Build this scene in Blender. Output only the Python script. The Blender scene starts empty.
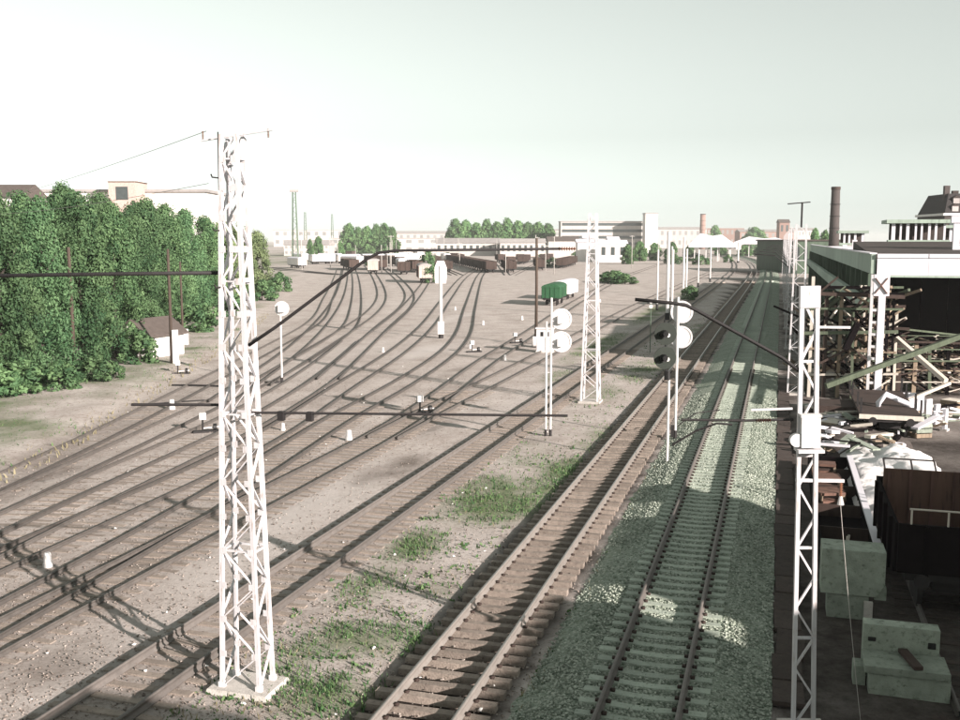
import bpy, math, random
import numpy as np
from mathutils import Vector, Matrix, noise as mnoise

random.seed(7); RNG = np.random.default_rng(7)
R = math.radians
# ---------------------------------------------------------------- camera, sky, sun, exposure
scene = bpy.context.scene
F, HZ, CH = 1000.0, 240.0, 10.0                 # focal length in photo pixels (960 wide), horizon row, eye height
PITCH = math.atan((360 - HZ) / F); SP, CP = math.sin(PITCH), math.cos(PITCH)
A = R(16.6)                                     # heading of the main line, right of the view axis
SA, CA = math.sin(A), math.cos(A)
camd = bpy.data.cameras.new('camera'); cam = bpy.data.objects.new('camera', camd)
scene.collection.objects.link(cam); scene.camera = cam
cam.location = (0, 0, CH); cam.rotation_euler = (R(90) - PITCH, 0, 0)
camd.sensor_width = 36.0; camd.lens = 36.0 * F / 960.0; camd.clip_start = 0.1; camd.clip_end = 12000

SUN_EL, SUN_AZ = 19.0, 135.0                    # azimuth clockwise from +Y: behind and right of the camera
world = bpy.data.worlds.new('World'); scene.world = world; world.use_nodes = True
wn = world.node_tree.nodes; wl = world.node_tree.links
for n in list(wn): wn.remove(n)
w_out = wn.new('ShaderNodeOutputWorld'); w_bg = wn.new('ShaderNodeBackground'); w_sky = wn.new('ShaderNodeTexSky')
w_sky.sky_type = 'NISHITA'; w_sky.sun_disc = False
w_sky.sun_elevation = R(SUN_EL); w_sky.sun_rotation = R(SUN_AZ)
w_sky.air_density = 1.0; w_sky.dust_density = 0.6; w_sky.ozone_density = 1.0
w_hs = wn.new('ShaderNodeHueSaturation'); w_hs.inputs['Saturation'].default_value = 0.03
w_mx = wn.new('ShaderNodeMix'); w_mx.data_type = 'RGBA'; w_mx.blend_type = 'MULTIPLY'; w_mx.inputs[0].default_value = 1.0
w_mx.inputs[7].default_value = (0.925, 1.0, 0.94, 1)
wl.new(w_sky.outputs[0], w_hs.inputs['Color']); wl.new(w_hs.outputs[0], w_mx.inputs[6])
wl.new(w_mx.outputs[2], w_bg.inputs['Color']); w_bg.inputs['Strength'].default_value = 0.070
wl.new(w_bg.outputs[0], w_out.inputs['Surface'])

sund = bpy.data.lights.new('sun', 'SUN'); sun = bpy.data.objects.new('sun', sund); scene.collection.objects.link(sun)
sund.energy = 5.0; sund.angle = R(0.5); sund.color = (1.0, 0.885, 0.83)
_az = R(SUN_AZ); _el = R(SUN_EL)
SUNV = Vector((math.sin(_az) * math.cos(_el), math.cos(_az) * math.cos(_el), math.sin(_el)))
sun.rotation_euler = SUNV.to_track_quat('Z', 'Y').to_euler(); sun.location = SUNV * 60
vs = scene.view_settings; vs.view_transform = 'Standard'; vs.look = 'None'; vs.gamma = 1.0; vs.exposure = 1.22
vs.use_curve_mapping = False
HAZE = 0.00014

# ---------------------------------------------------------------- helpers
def W(px, py, h=0.0):
    """photo pixel -> world point at height h"""
    u = (px - 480) / F; v = (py - 360) / F
    d = Vector((u, CP - v * SP, -SP - v * CP)); t = (h - CH) / d.z
    return Vector((d.x * t, d.y * t, h))
def Wd(px, py, dep):
    """photo pixel -> world point at ground distance dep along the view axis"""
    u = (px - 480) / F; v = (py - 360) / F
    d = Vector((u, CP - v * SP, -SP - v * CP)); t = dep / d.y
    return Vector((d.x * t, dep, CH + d.z * t))
def TS(t, s, z=0.0):
    """track frame (across, along) -> world"""
    return Vector((t * CA + s * SA, -t * SA + s * CA, z))

MATS = {}
def nodes_of(name):
    m = bpy.data.materials.new(name); m.use_nodes = True
    nt = m.node_tree; b = nt.nodes['Principled BSDF']
    return m, nt, b
def mat(name, col, rough=0.85, var=0.25, scale=3.0, metal=0.0, col2=None, c2amt=0.5, bump=0.0, bscale=30.0, streak=False, spec=0.3):
    """painted / weathered surface: base colour broken by noise and patches of a second colour"""
    m, nt, b = nodes_of(name); N = nt.nodes; L = nt.links
    tc = N.new('ShaderNodeTexCoord'); mp = N.new('ShaderNodeMapping')
    L.new(tc.outputs['Object'], mp.inputs['Vector'])
    if streak: mp.inputs['Scale'].default_value = (1, 1, 0.15)
    oi = N.new('ShaderNodeObjectInfo')
    n1 = N.new('ShaderNodeTexNoise'); n1.noise_dimensions = '4D'; n1.inputs['Scale'].default_value = scale; n1.inputs['Detail'].default_value = 8; n1.inputs['Roughness'].default_value = 0.65
    L.new(mp.outputs[0], n1.inputs['Vector'])
    w = N.new('ShaderNodeMath'); w.operation = 'MULTIPLY'; w.inputs[1].default_value = 40.0
    L.new(oi.outputs['Random'], w.inputs[0]); L.new(w.outputs[0], n1.inputs['W'])
    r1 = N.new('ShaderNodeMapRange'); r1.inputs['From Min'].default_value = 0.25; r1.inputs['From Max'].default_value = 0.75
    r1.inputs['To Min'].default_value = 1 - var; r1.inputs['To Max'].default_value = 1 + var
    L.new(n1.outputs['Fac'], r1.inputs['Value'])
    r2 = N.new('ShaderNodeMapRange'); r2.inputs['To Min'].default_value = 1 - var * .6; r2.inputs['To Max'].default_value = 1 + var * .6
    L.new(oi.outputs['Random'], r2.inputs['Value'])
    mu = N.new('ShaderNodeMath'); mu.operation = 'MULTIPLY'; L.new(r1.outputs[0], mu.inputs[0]); L.new(r2.outputs[0], mu.inputs[1])
    base = N.new('ShaderNodeMix'); base.data_type = 'RGBA'; base.inputs[0].default_value = 0
    base.inputs[6].default_value = (*col, 1); base.inputs[7].default_value = (*(col2 or col), 1)
    if col2:
        n2 = N.new('ShaderNodeTexNoise'); n2.noise_dimensions = '4D'; n2.inputs['Scale'].default_value = scale * 2.3; n2.inputs['Detail'].default_value = 6; n2.inputs['Roughness'].default_value = 0.7
        L.new(mp.outputs[0], n2.inputs['Vector']); L.new(w.outputs[0], n2.inputs['W'])
        r3 = N.new('ShaderNodeMapRange'); r3.inputs['From Min'].default_value = 0.72 - 0.35 * c2amt; r3.inputs['From Max'].default_value = 0.85 - 0.35 * c2amt
        L.new(n2.outputs['Fac'], r3.inputs['Value']); L.new(r3.outputs[0], base.inputs[0])
    sc = N.new('ShaderNodeVectorMath'); sc.operation = 'SCALE'
    L.new(base.outputs[2], sc.inputs[0]); L.new(mu.outputs[0], sc.inputs['Scale'])
    L.new(sc.outputs[0], b.inputs['Base Color'])
    b.inputs['Roughness'].default_value = rough; b.inputs['Metallic'].default_value = metal
    b.inputs['Specular IOR Level'].default_value = spec
    if bump > 0:
        n3 = N.new('ShaderNodeTexNoise'); n3.inputs['Scale'].default_value = bscale; n3.inputs['Detail'].default_value = 5
        L.new(mp.outputs[0], n3.inputs['Vector'])
        bp = N.new('ShaderNodeBump'); bp.inputs['Strength'].default_value = bump; bp.inputs['Distance'].default_value = 0.05
        L.new(n3.outputs['Fac'], bp.inputs['Height']); L.new(bp.outputs[0], b.inputs['Normal'])
    MATS[name] = m
    return m

class MB:
    def __init__(self): self.v = []; self.f = []
    def add(self, vs, fs):
        o = len(self.v); self.v += [tuple(p) for p in vs]; self.f += [tuple(i + o for i in f) for f in fs]; return self
    def box(self, x0, x1, y0, y1, z0, z1):
        return self.add([(x0,y0,z0),(x1,y0,z0),(x1,y1,z0),(x0,y1,z0),(x0,y0,z1),(x1,y0,z1),(x1,y1,z1),(x0,y1,z1)],
                        [(0,3,2,1),(4,5,6,7),(0,1,5,4),(1,2,6,5),(2,3,7,6),(3,0,4,7)])
    def bar(self, p, q, w, d=None, w1=None, ref=None):
        """square-section bar from p to q, section w x d, optional end width"""
        p = Vector(p); q = Vector(q); d = d or w; w1 = w1 or w; k = w1 / w
        z = (q - p).normalized(); up = Vector(ref) if ref else (Vector((0,0,1)) if abs(z.z) < .9 else Vector((0,1,0)))
        x = z.cross(up).normalized(); y = x.cross(z)
        vs = []
        for c, e in ((p, 1.0), (q, k)):
            for sx, sy in ((-1,-1),(1,-1),(1,1),(-1,1)): vs.append(c + x * (sx * w / 2 * e) + y * (sy * d / 2 * e))
        return self.add(vs, [(0,3,2,1),(4,5,6,7),(0,1,5,4),(1,2,6,5),(2,3,7,6),(3,0,4,7)])
    def tube(self, pts, r, n=8, r1=None):
        pts = [Vector(p) for p in pts]; rings = []; m = len(pts)
        for i, p in enumerate(pts):
            t = (pts[min(i+1, m-1)] - pts[max(i-1, 0)]).normalized()
            up = Vector((0,0,1)) if abs(t.z) < .9 else Vector((0,1,0))
            x = t.cross(up).normalized(); y = x.cross(t)
            rr = r if r1 is None else r + (r1 - r) * i / (m - 1)
            rings.append([p + x * (rr * math.cos(2*math.pi*k/n)) + y * (rr * math.sin(2*math.pi*k/n)) for k in range(n)])
        vs = [v for g in rings for v in g]; fs = []
        for i in range(m - 1):
            for k in range(n): fs.append((i*n+k, i*n+(k+1)%n, (i+1)*n+(k+1)%n, (i+1)*n+k))
        fs.append(tuple(range(n-1, -1, -1))); fs.append(tuple((m-1)*n + k for k in range(n)))
        return self.add(vs, fs)
    def prism(self, poly, axis, a, b):
        """extrude a 2D polygon along axis ('x','y','z') from a to b"""
        n = len(poly); vs = []
        for c in (a, b):
            for p, q in poly: vs.append({'x': (c,p,q), 'y': (p,c,q), 'z': (p,q,c)}[axis])
        fs = [tuple(range(n))[::-1], tuple(range(n, 2*n))]
        for i in range(n): fs.append((i, (i+1)%n, n+(i+1)%n, n+i))
        return self.add(vs, fs)
    def disc(self, c, axis, r, th, n=24, ry=None):
        """thick disc centred c, facing along axis 'x','y','z'"""
        poly = [(r*math.cos(2*math.pi*k/n), (ry or r)*math.sin(2*math.pi*k/n)) for k in range(n)]
        o = len(self.v); i = {'x':0,'y':1,'z':2}[axis]
        self.prism(poly, axis, -th/2, th/2)
        for j in range(o, len(self.v)): self.v[j] = tuple(a + b for a, b in zip(self.v[j], c))
        return self
    def mesh(self, name):
        me = bpy.data.meshes.new(name); me.from_pydata(self.v, [], self.f); me.update()
        return me
def link(o): scene.collection.objects.link(o); return o
def obj(name, mb, m, parent=None, smooth=False, recalc=False):
    me = mb if isinstance(mb, bpy.types.Mesh) else mb.mesh(name)
    if not me.materials: me.materials.append(MATS[m] if isinstance(m, str) else m)
    o = link(bpy.data.objects.new(name, me))
    if parent: o.parent = parent
    if smooth: me.polygons.foreach_set('use_smooth', [True] * len(me.polygons))
    return o
def tag(o, label=None, cat=None, group=None, kind=None):
    if label: o['label'] = label
    if cat: o['category'] = cat
    if group: o['group'] = group
    if kind: o['kind'] = kind
    return o
def thing(name, label, cat, loc=(0,0,0), rz=-A, group=None):
    o = link(bpy.data.objects.new(name, None)); o.empty_display_size = .3
    o.location = loc; o.rotation_euler = (0, 0, rz)
    return tag(o, label, cat, group)
def dup(root, loc, rz=None, label=None, group=None, scale=None):
    r = root.copy(); link(r); r.location = loc
    if rz is not None: r.rotation_euler = (0, 0, rz)
    if label: r['label'] = label
    if group: r['group'] = group
    if scale: r.scale = scale
    for ch in list(root.children):
        c = ch.copy(); link(c); c.parent = r
        for g in list(ch.children):
            d = g.copy(); link(d); d.parent = c
    return r

# ---------------------------------------------------------------- materials
WHITE = (.56, .55, .54)
mat('white_paint', WHITE, .6, .12, 6, col2=(.36,.31,.27), c2amt=.42, streak=True)
mat('white_steel', (.53,.52,.53), .6, .16, 7, col2=(.33,.27,.23), c2amt=.5, streak=True)
mat('steel_green', (.10,.14,.10), .7, .2, 5)
mat('concrete', (.42,.40,.37), .95, .2, 4, col2=(.25,.24,.21), c2amt=.45, bump=.4)
mat('concrete_pale', (.25,.285,.235), .95, .3, 3, col2=(.11,.125,.10), c2amt=.5, bump=.4)
mat('sleeper_wood', (.23,.195,.165), .95, .35, 6, col2=(.10,.08,.065), c2amt=.5, bump=.5)
mat('sleeper_dark', (.12,.095,.08), .95, .4, 5, col2=(.045,.036,.03), c2amt=.55, bump=.5)
mat('sleeper_dusty', (.24,.205,.175), .95, .25, 5, col2=(.15,.125,.105), c2amt=.5, bump=.5)
mat('sleeper_faded', (.30,.26,.23), .95, .25, 1.5, col2=(.20,.17,.15), c2amt=.4)
mat('sleeper_concrete', (.33,.375,.315), .95, .2, 5, col2=(.165,.215,.16), c2amt=.45, bump=.4)  # green cast of the shade mixed into the concrete colour
mat('rail_rust', (.13,.118,.108), .6, .25, 4, metal=.2, col2=(.11,.08,.065), c2amt=.4)
mat('rail_bright', (.30,.275,.25), .35, .2, 3, metal=.35, col2=(.19,.145,.12), c2amt=.35)
mat('rail_yard', (.095,.086,.078), .6, .3, 4, metal=.2, col2=(.06,.046,.04), c2amt=.4)
mat('signal_dark', (.014,.02,.014), .6, .2, 3)
mat('arm_brown', (.055,.036,.03), .7, .3, 4)
mat('iron_black', (.02,.018,.018), .7, .3, 6)
mat('tar_black', (.006,.0045,.005), .95, .4, 3, spec=.04)
mat('dark_brown', (.05,.034,.028), .85, .35, 4, streak=True)
mat('rust_brown', (.125,.07,.052), .8, .3, 3, col2=(.05,.03,.024), c2amt=.5, streak=True)
mat('wagon_red', (.10,.055,.045), .85, .3, 3, col2=(.05,.03,.025), c2amt=.5, streak=True)
mat('wagon_pale', (.40,.35,.31), .85, .25, 3, col2=(.22,.17,.14), c2amt=.4, streak=True)
mat('wagon_green', (.02,.08,.034), .7, .2, 3, col2=(.014,.05,.022), c2amt=.4, streak=True)
mat('girder_green', (.30,.37,.31), .75, .2, 2, col2=(.14,.19,.15), c2amt=.45, streak=True)
mat('wall_green', (.07,.10,.07), .85, .3, 1.5, col2=(.035,.05,.035), c2amt=.5, streak=True)
mat('fascia_white', (.60,.585,.62), .6, .06, 1, col2=(.5,.46,.46), c2amt=.2, streak=True)
mat('roof_felt', (.05,.04,.036), .95, .3, .6, col2=(.10,.08,.07), c2amt=.4)
mat('timber', (.23,.18,.13), .9, .35, 5, col2=(.11,.08,.06), c2amt=.5, bump=.4, streak=True)
mat('timber_green', (.085,.105,.07), .9, .3, 5, col2=(.04,.046,.034), c2amt=.5, streak=True)
mat('timber_pale', (.50,.46,.40), .9, .2, 5, col2=(.28,.24,.2), c2amt=.35, streak=True)
mat('fence_wood', (.055,.042,.036), .95, .35, 4, col2=(.028,.02,.018), c2amt=.5, bump=.4)
mat('tarp', (.62,.61,.60), .7, .12, 3, col2=(.42,.40,.38), c2amt=.35, bump=.6, bscale=6)
mat('brick_red', (.24,.16,.135), .9, .2, 8, col2=(.18,.10,.085), c2amt=.4)
mat('brick_pale', (.46,.36,.32), .9, .2, 3, col2=(.30,.19,.16), c2amt=.5)
mat('chimney_brick', (.06,.05,.047), .9, .25, 2)
mat('plaster', (.66,.63,.60), .9, .1, 1, col2=(.48,.44,.41), c2amt=.3, streak=True)
mat('plaster_grey', (.42,.39,.37), .9, .15, .6, col2=(.30,.27,.25), c2amt=.4, streak=True)
mat('roof_grey', (.30,.28,.27), .9, .2, .5, col2=(.18,.16,.15), c2amt=.4)
mat('roof_brown', (.085,.07,.062), .9, .25, 3, col2=(.09,.06,.05), c2amt=.4)
mat('glass_dark', (.05,.06,.06), .15, .2, 2, spec=.6)
mat('roof_slate', (.03,.027,.027), .9, .3, 2)
mat('glass_far', (.22,.22,.215), .4, .2, 2)
mat('bark', (.05,.042,.035), .95, .3, 6, bump=.5)
mat('pole_wood', (.06,.045,.035), .95, .3, 5, streak=True)
mat('insulator', (.22,.10,.06), .3, .15, 3)
mat('signal_black', (.012,.012,.012), .5, .2, 3)
mat('stone', (.33,.32,.30), .95, .3, 2)
mat('soot_rubble', (.06,.05,.045), .95, .4, 3, bump=.8, bscale=8)
mat('litter', (.7,.69,.66), .9, .2, 2)

def attr_leaf(name, c0, c1):
    m, nt, b = nodes_of(name); N = nt.nodes; L = nt.links
    at = N.new('ShaderNodeAttribute'); at.attribute_name = 'var'
    oi = N.new('ShaderNodeObjectInfo')
    mx = N.new('ShaderNodeMix'); mx.data_type = 'RGBA'; mx.inputs[6].default_value = (*c0, 1); mx.inputs[7].default_value = (*c1, 1)
    L.new(at.outputs['Fac'], mx.inputs[0])
    r2 = N.new('ShaderNodeMapRange'); r2.inputs['To Min'].default_value = .72; r2.inputs['To Max'].default_value = 1.25
    L.new(oi.outputs['Random'], r2.inputs['Value'])
    sc = N.new('ShaderNodeVectorMath'); sc.operation = 'SCALE'; L.new(mx.outputs[2], sc.inputs[0]); L.new(r2.outputs[0], sc.inputs['Scale'])
    L.new(sc.outputs[0], b.inputs['Base Color']); b.inputs['Roughness'].default_value = .7; b.inputs['Specular IOR Level'].default_value = .25
    tr = N.new('ShaderNodeBsdfTranslucent'); L.new(sc.outputs[0], tr.inputs['Color'])
    ms = N.new('ShaderNodeMixShader'); ms.inputs[0].default_value = .25
    L.new(b.outputs[0], ms.inputs[1]); L.new(tr.outputs[0], ms.inputs[2])
    L.new(ms.outputs[0], N['Material Output'].inputs['Surface'])
    MATS[name] = m
attr_leaf('leaf_green', (.024,.072,.030), (.145,.24,.105))
attr_leaf('leaf_mid', (.026,.08,.034), (.145,.25,.115))
attr_leaf('leaf_pale', (.09,.14,.06), (.21,.26,.13))
attr_leaf('leaf_far', (.04,.12,.04), (.16,.27,.11))
attr_leaf('grass_blade', (.03,.085,.03), (.12,.185,.075))
attr_leaf('dry_blade', (.18,.16,.09), (.30,.27,.17))

# ---------------------------------------------------------------- tracks: centre lines
def catmull(P, step=1.0):
    P = [np.array(p, float) for p in P]
    P = [2*P[0]-P[1]] + P + [2*P[-1]-P[-2]]
    out = []
    for i in range(1, len(P)-2):
        p0,p1,p2,p3 = P[i-1:i+3]; n = max(2, int(np.linalg.norm(p2-p1)/step))
        d01 = max(np.linalg.norm(p1-p0),1e-3)**.5; d12 = max(np.linalg.norm(p2-p1),1e-3)**.5; d23 = max(np.linalg.norm(p3-p2),1e-3)**.5
        m1 = (p2-p1) + d12*((p1-p0)/d01 - (p2-p0)/(d01+d12)) if True else 0
        m2 = (p2-p1) + d12*((p3-p2)/d23 - (p3-p1)/(d12+d23))
        for k in range(n):
            t = k/n; t2=t*t; t3=t2*t
            out.append((2*t3-3*t2+1)*p1 + (t3-2*t2+t)*m1 + (-2*t3+3*t2)*p2 + (t3-t2)*m2)
    out.append(P[-2]); out = np.array(out)
    return out
def resample(C, step):
    d = np.r_[0, np.cumsum(np.linalg.norm(np.diff(C, axis=0), axis=1))]
    n = int(d[-1]/step); s = np.linspace(0, n*step, n+1)
    return np.c_[np.interp(s, d, C[:,0]), np.interp(s, d, C[:,1])], s
def smooth(C, it):
    C = C.copy()
    for _ in range(it): C[1:-1] = .5*C[1:-1] + .25*(C[:-2]+C[2:])
    return C
def main_line(t, s0=6, s1=760):
    pts = []
    x, y, _ = TS(t, s0); h = A; s = s0
    while s < s1:
        pts.append((x, y)); x += math.sin(h)*2; y += math.cos(h)*2; s += 2
        if s > 265: h -= 2/3200.
    return np.array(pts)
def yard_line(pix, back=14, it=60):
    P = [W(*p).xy for p in pix]
    d = (P[0]-P[1]).normalized(); P = [P[0] + d*back] + P
    C = catmull(P); C, _ = resample(C, 1.0)
    return smooth(C, it)
TRACKS = {
 'T1': main_line(-2.45), 'T2': main_line(-6.85), 'T3': main_line(-13.5),
 'T4': None,
 'D': yard_line([(0,640),(110,582),(216,526),(265,500),(350,456),(408,423),(455,388),(485,364),(530,335),(578,302),(625,277),(668,262)]),
 'E': yard_line([(0,622),(140,545),(222,496),(255,475),(306,442),(349,414),(384,396),(446,356),(463,336),(470,310),(480,277),(487,268)], it=25),
 'Fy': yard_line([(0,547),(120,487),(220,443),(270,415),(307,393),(342,367),(371,339),(403,312),(424,286),(431,273)]),
 'Gy': yard_line([(0,563),(120,509),(220,466),(283,430),(340,390),(385,362),(408,345),(428,326),(448,298),(466,276),(490,262)]),
 'Hy': yard_line([(0,505),(100,459),(200,411),(270,378),(330,343),(350,327),(356,310),(356,279),(350,262)], it=25),
 'Iy': yard_line([(0,484),(75,450),(165,404),(215,378),(275,346),(316,322),(328,300),(336,282),(340,268)]),
 'Ly': yard_line([(0,526),(120,471),(220,427),(262,405),(300,381),(330,359),(352,340)], back=14),
 'Ny': yard_line([(225,400),(290,354),(318,328),(337,302),(344,282),(346,268)], back=1, it=25),
 'Jy': yard_line([(262,384),(310,354),(345,332),(372,313),(382,298),(376,278),(366,265)], back=1, it=20),
 'Ky': yard_line([(330,378),(360,350),(385,326),(406,307),(410,295),(399,280),(385,268)], back=1, it=20),
}
TRACKS['R1'] = main_line(4.75, 22, 80)
TRACKS['T4'] = yard_line([(395,432),(420,418),(472,393),(540,358),(594,329),(650,300),(676,288),(712,272)], back=2)
_bed = {k: resample(C, 1.0)[0] for k, C in TRACKS.items()}

# ---------------------------------------------------------------- ground
def axis_coords(lo, hi, step, far, g=1.25):
    c = list(np.arange(lo, hi + 1e-6, step)); d = step; x = hi
    while x < far: d *= g; x += d; c.append(x)
    d = step; x = lo; pre = []
    while x > -far: d *= g; x -= d; pre.append(x)
    return np.array(pre[::-1] + c)
gx = axis_coords(-46, 48, .5, 5000); gy = axis_coords(10, 130, .5, 6000)
GX, GY = np.meshgrid(gx, gy)
PX, PY = GX.ravel(), GY.ravel()
near = (PX > -150) & (PX < 150) & (PY > 0) & (PY < 330)
def dist_to(C):
    d = np.full(PX.shape, 1e3)
    idx = np.where(near)[0]
    for ch in np.array_split(idx, max(1, len(idx)//4000)):
        dd = np.hypot(PX[ch,None]-C[None,:,0], PY[ch,None]-C[None,:,1]); d[ch] = dd.min(1)
    return d
def sstep(e0, e1, x): t = np.clip((x-e0)/(e1-e0), 0, 1); return t*t*(3-2*t)
def vnoise(x, y, sc, seed=0):
    """cheap value noise"""
    xi = np.floor(x/sc); yi = np.floor(y/sc); fx = x/sc-xi; fy = y/sc-yi
    fx = fx*fx*(3-2*fx); fy = fy*fy*(3-2*fy)
    def h(a, b): v = np.sin(a*127.1+b*311.7+seed*74.7)*43758.5453; return v-np.floor(v)
    return (h(xi,yi)*(1-fx)+h(xi+1,yi)*fx)*(1-fy) + (h(xi,yi+1)*(1-fx)+h(xi+1,yi+1)*fx)*fy
def fbm(x, y, sc, seed=0): return (vnoise(x,y,sc,seed)*.5 + vnoise(x,y,sc/2.1,seed+1)*.3 + vnoise(x,y,sc/4.3,seed+2)*.2)
TT = PX*CA - PY*SA; SS = PX*SA + PY*CA
dark = np.zeros(PX.shape); dmin = np.full(PX.shape, 1e3)
for k, C in _bed.items():
    d = dist_to(C[::1]); dmin = np.minimum(dmin, d)
    amt = {'T1':0, 'T2':1.0, 'T3':.32, 'D':.34, 'E':.34, 'Iy':.5}.get(k, .10)
    wd = 1.7 if k == 'Iy' else 1.25
    if k in ('Iy','D','E'): amt = amt*(1 - .75*sstep(45, 85, PY))
    dark = np.maximum(dark, amt * (1 - sstep(wd*.75, wd*1.35, d + (fbm(PX,PY,1.3,3)-.5)*.8)))
def dblob(cx, cy, rx, ry, ang=A):
    dx, dy = PX-cx, PY-cy; c, s = math.cos(ang), math.sin(ang)
    a = dx*c - dy*s; b = dx*s + dy*c
    return np.clip(1.25 - np.hypot(a/rx, b/ry), 0, 1)
blob = dblob
for (p, rx, ry, a_) in [((402,466),.95,3.0,1.0),((372,478),.9,1.8,.8),((110,566),.9,2.0,.9),((150,560),1.0,2.4,.9),((60,600),1.0,2.5,.8),((200,520),.9,2.5,.6),((40,478),1.3,5,.8),((320,440),.8,2.5,.6),((240,470),.9,3,.6),((430,428),.9,2.5,.8),((500,352),.9,4,.8),((120,520),.8,3,.6),((30,556),.8,2.5,.7),((560,400),.7,4,.5),((130,690),1.2,2.0,.5),((60,660),1.5,1.6,.45),((350,400),.8,5,.5),((300,420),.8,4,.5),((455,372),.9,5,.5)]:
    c = W(*p); dark = np.maximum(dark, a_*blob(c.x, c.y, rx, ry)*np.clip(2.4*fbm(PX,PY,.9,63)-.35,0,1))
GREEN_BLOBS = [  # pixel centre, half width across, half length along
 ((480,495),2.6,4.2,1.0),((505,505),2.0,3.0,1.0),((560,480),1.8,6.0,.9),((300,690),2.0,1.2,.7),((390,640),1.5,1.5,.5),((410,545),1.3,2.2,.65),((365,585),1.2,2.2,.55),((345,640),1.4,1.6,.6),((300,655),1.1,1.4,.55),((320,700),2.2,1.4,.6),
 ((440,590),1.2,1.4,.4),((520,455),2.0,4,.45),((600,440),1.6,5,.5),((640,370),2.0,7,.85),((560,375),1.6,5,.6),((600,345),2.5,16,.85),((655,312),2.4,25,.9),((690,292),2.6,25,.7),((560,410),1.2,4,.45),
 ((600,395),1.8,6,.5),((625,480),.6,6,.55),((645,440),.5,8,.6),((700,330),2.0,12,.6)]
green = np.zeros(PX.shape)
for (p, rx, ry, a) in GREEN_BLOBS:
    c = W(*p); green = np.maximum(green, a*blob(c.x, c.y, rx, ry))
# verge under the trees on the left
edge = np.array([W(*p).xy for p in [(-120,560),(0,482),(60,452),(130,408),(190,370),(240,340),(290,292),(300,270)]])
def left_of(x, y):
    ex = np.interp(y, edge[:,1], edge[:,0]); return sstep(-.5, 2.5, ex - x)
verge = left_of(PX, PY) * (PY > 20)
green = np.maximum(green, verge*np.clip(.22 + 1.3*(fbm(PX,PY,5,9)-.42), .05, 1))
green *= np.clip(.2 + 1.7*(fbm(PX,PY,2.2,5)-.22), 0, 1)
green *= sstep(1.0, 1.7, dmin)
pale = np.zeros(PX.shape)
for (p, rx, ry, a) in [((430,350),2.0,9,1.0),((452,318),1.6,16,.8),((300,510),1.6,7,.8),((240,560),1.2,4,.6),((350,490),1.0,5,.5),((150,640),1.4,4,.4),((350,350),4,14,.5),((300,372),3,8,.6),
                       ((420,300),8,40,.4),((540,610),.6,7,.5),((470,545),1.3,2,.45),((440,620),1.6,2.2,.4),((520,400),1.0,8,.5),((330,420),2,7,.35),((900,475),5,4,.2)]:
    c = W(*p); pale = np.maximum(pale, a*blob(c.x, c.y, rx, ry))
yardsoil = ((TT > .3) & (TT < 40) & (SS < 235)).astype(float)
d2 = dist_to(_bed['T2']); t2_grime_shade = 1.0*(1-sstep(1.25,1.75,d2+(fbm(PX,PY,.9,3)-.5)*.7))  # oily grime, with the rails' cast shadow put into the soil colour
grime_shade = yardsoil*np.clip(.72+.5*fbm(PX,PY,5,31),0,1)*(1-.55*sstep(44,56,SS)*np.clip(fbm(PX,PY,3,8)*2.2-.7,0,1))  # near-black yard soil; inside the hall it stands in for shade
grime_shade = np.maximum(grime_shade, t2_grime_shade)
GZ = (fbm(PX,PY,3.0,21)-.5)*.10*sstep(1.1, 2.4, dmin)*near - .02
GZ -= .07*(1-sstep(1.1,1.6,d2))
GZ += np.where(verge > 0, verge*.25*near, 0)
m, nt, b = nodes_of('ground_soil'); N = nt.nodes; L = nt.links
def attrn(n):
    a = N.new('ShaderNodeAttribute'); a.attribute_name = n; return a.outputs['Fac']
geo = N.new('ShaderNodeNewGeometry')
def noise(scale, det=6, rough=.6):
    n = N.new('ShaderNodeTexNoise'); n.inputs['Scale'].default_value = scale; n.inputs['Detail'].default_value = det; n.inputs['Roughness'].default_value = rough
    L.new(geo.outputs['Position'], n.inputs['Vector']); return n.outputs['Fac']
def mrange(v, a, b_, c, d):
    r = N.new('ShaderNodeMapRange'); L.new(v, r.inputs['Value'])
    for k, x in zip(('From Min','From Max','To Min','To Max'), (a,b_,c,d)): r.inputs[k].default_value = x
    return r.outputs[0]
def cmix(fac, c0, c1, mode='MIX'):
    x = N.new('ShaderNodeMix'); x.data_type = 'RGBA'; x.blend_type = mode
    if isinstance(fac, float): x.inputs[0].default_value = fac
    else: L.new(fac, x.inputs[0])
    for i, c in ((6, c0), (7, c1)):
        if isinstance(c, tuple): x.inputs[i].default_value = (*c, 1)
        else: L.new(c, x.inputs[i])
    return x.outputs[2]
def fmul(a, b_):
    x = N.new('ShaderNodeMath'); x.operation = 'MULTIPLY'
    for i, c in ((0, a), (1, b_)):
        if isinstance(c, float): x.inputs[i].default_value = c
        else: L.new(c, x.inputs[i])
    return x.outputs[0]
soil = cmix(mrange(noise(.35, 8, .65), .35, .65, 0, 1), (.35,.312,.285), (.48,.44,.41))
soil = cmix(mrange(noise(3.5, 10, .75), .50, .66, 0, .75), soil, (.175,.14,.115))
soil = cmix(mrange(noise(16, 6, .8), .55, .66, 0, .9), soil, (.47,.43,.40))
soil = cmix(mrange(noise(12, 6, .8), .56, .66, 0, .85), soil, (.11,.088,.07))
soil = cmix(mrange(noise(.16, 9, .72), .54, .64, 0, .38), soil, (.19,.16,.14))
soil = cmix(fmul(attrn('pale'), mrange(noise(1.2,6), .3, .6, .5, 1)), soil, (.47,.44,.415))
soil = cmix(fmul(attrn('dark'), mrange(noise(2.2, 8, .7), .3, .7, .55, 1.0)), soil, (.075,.06,.048))
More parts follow.
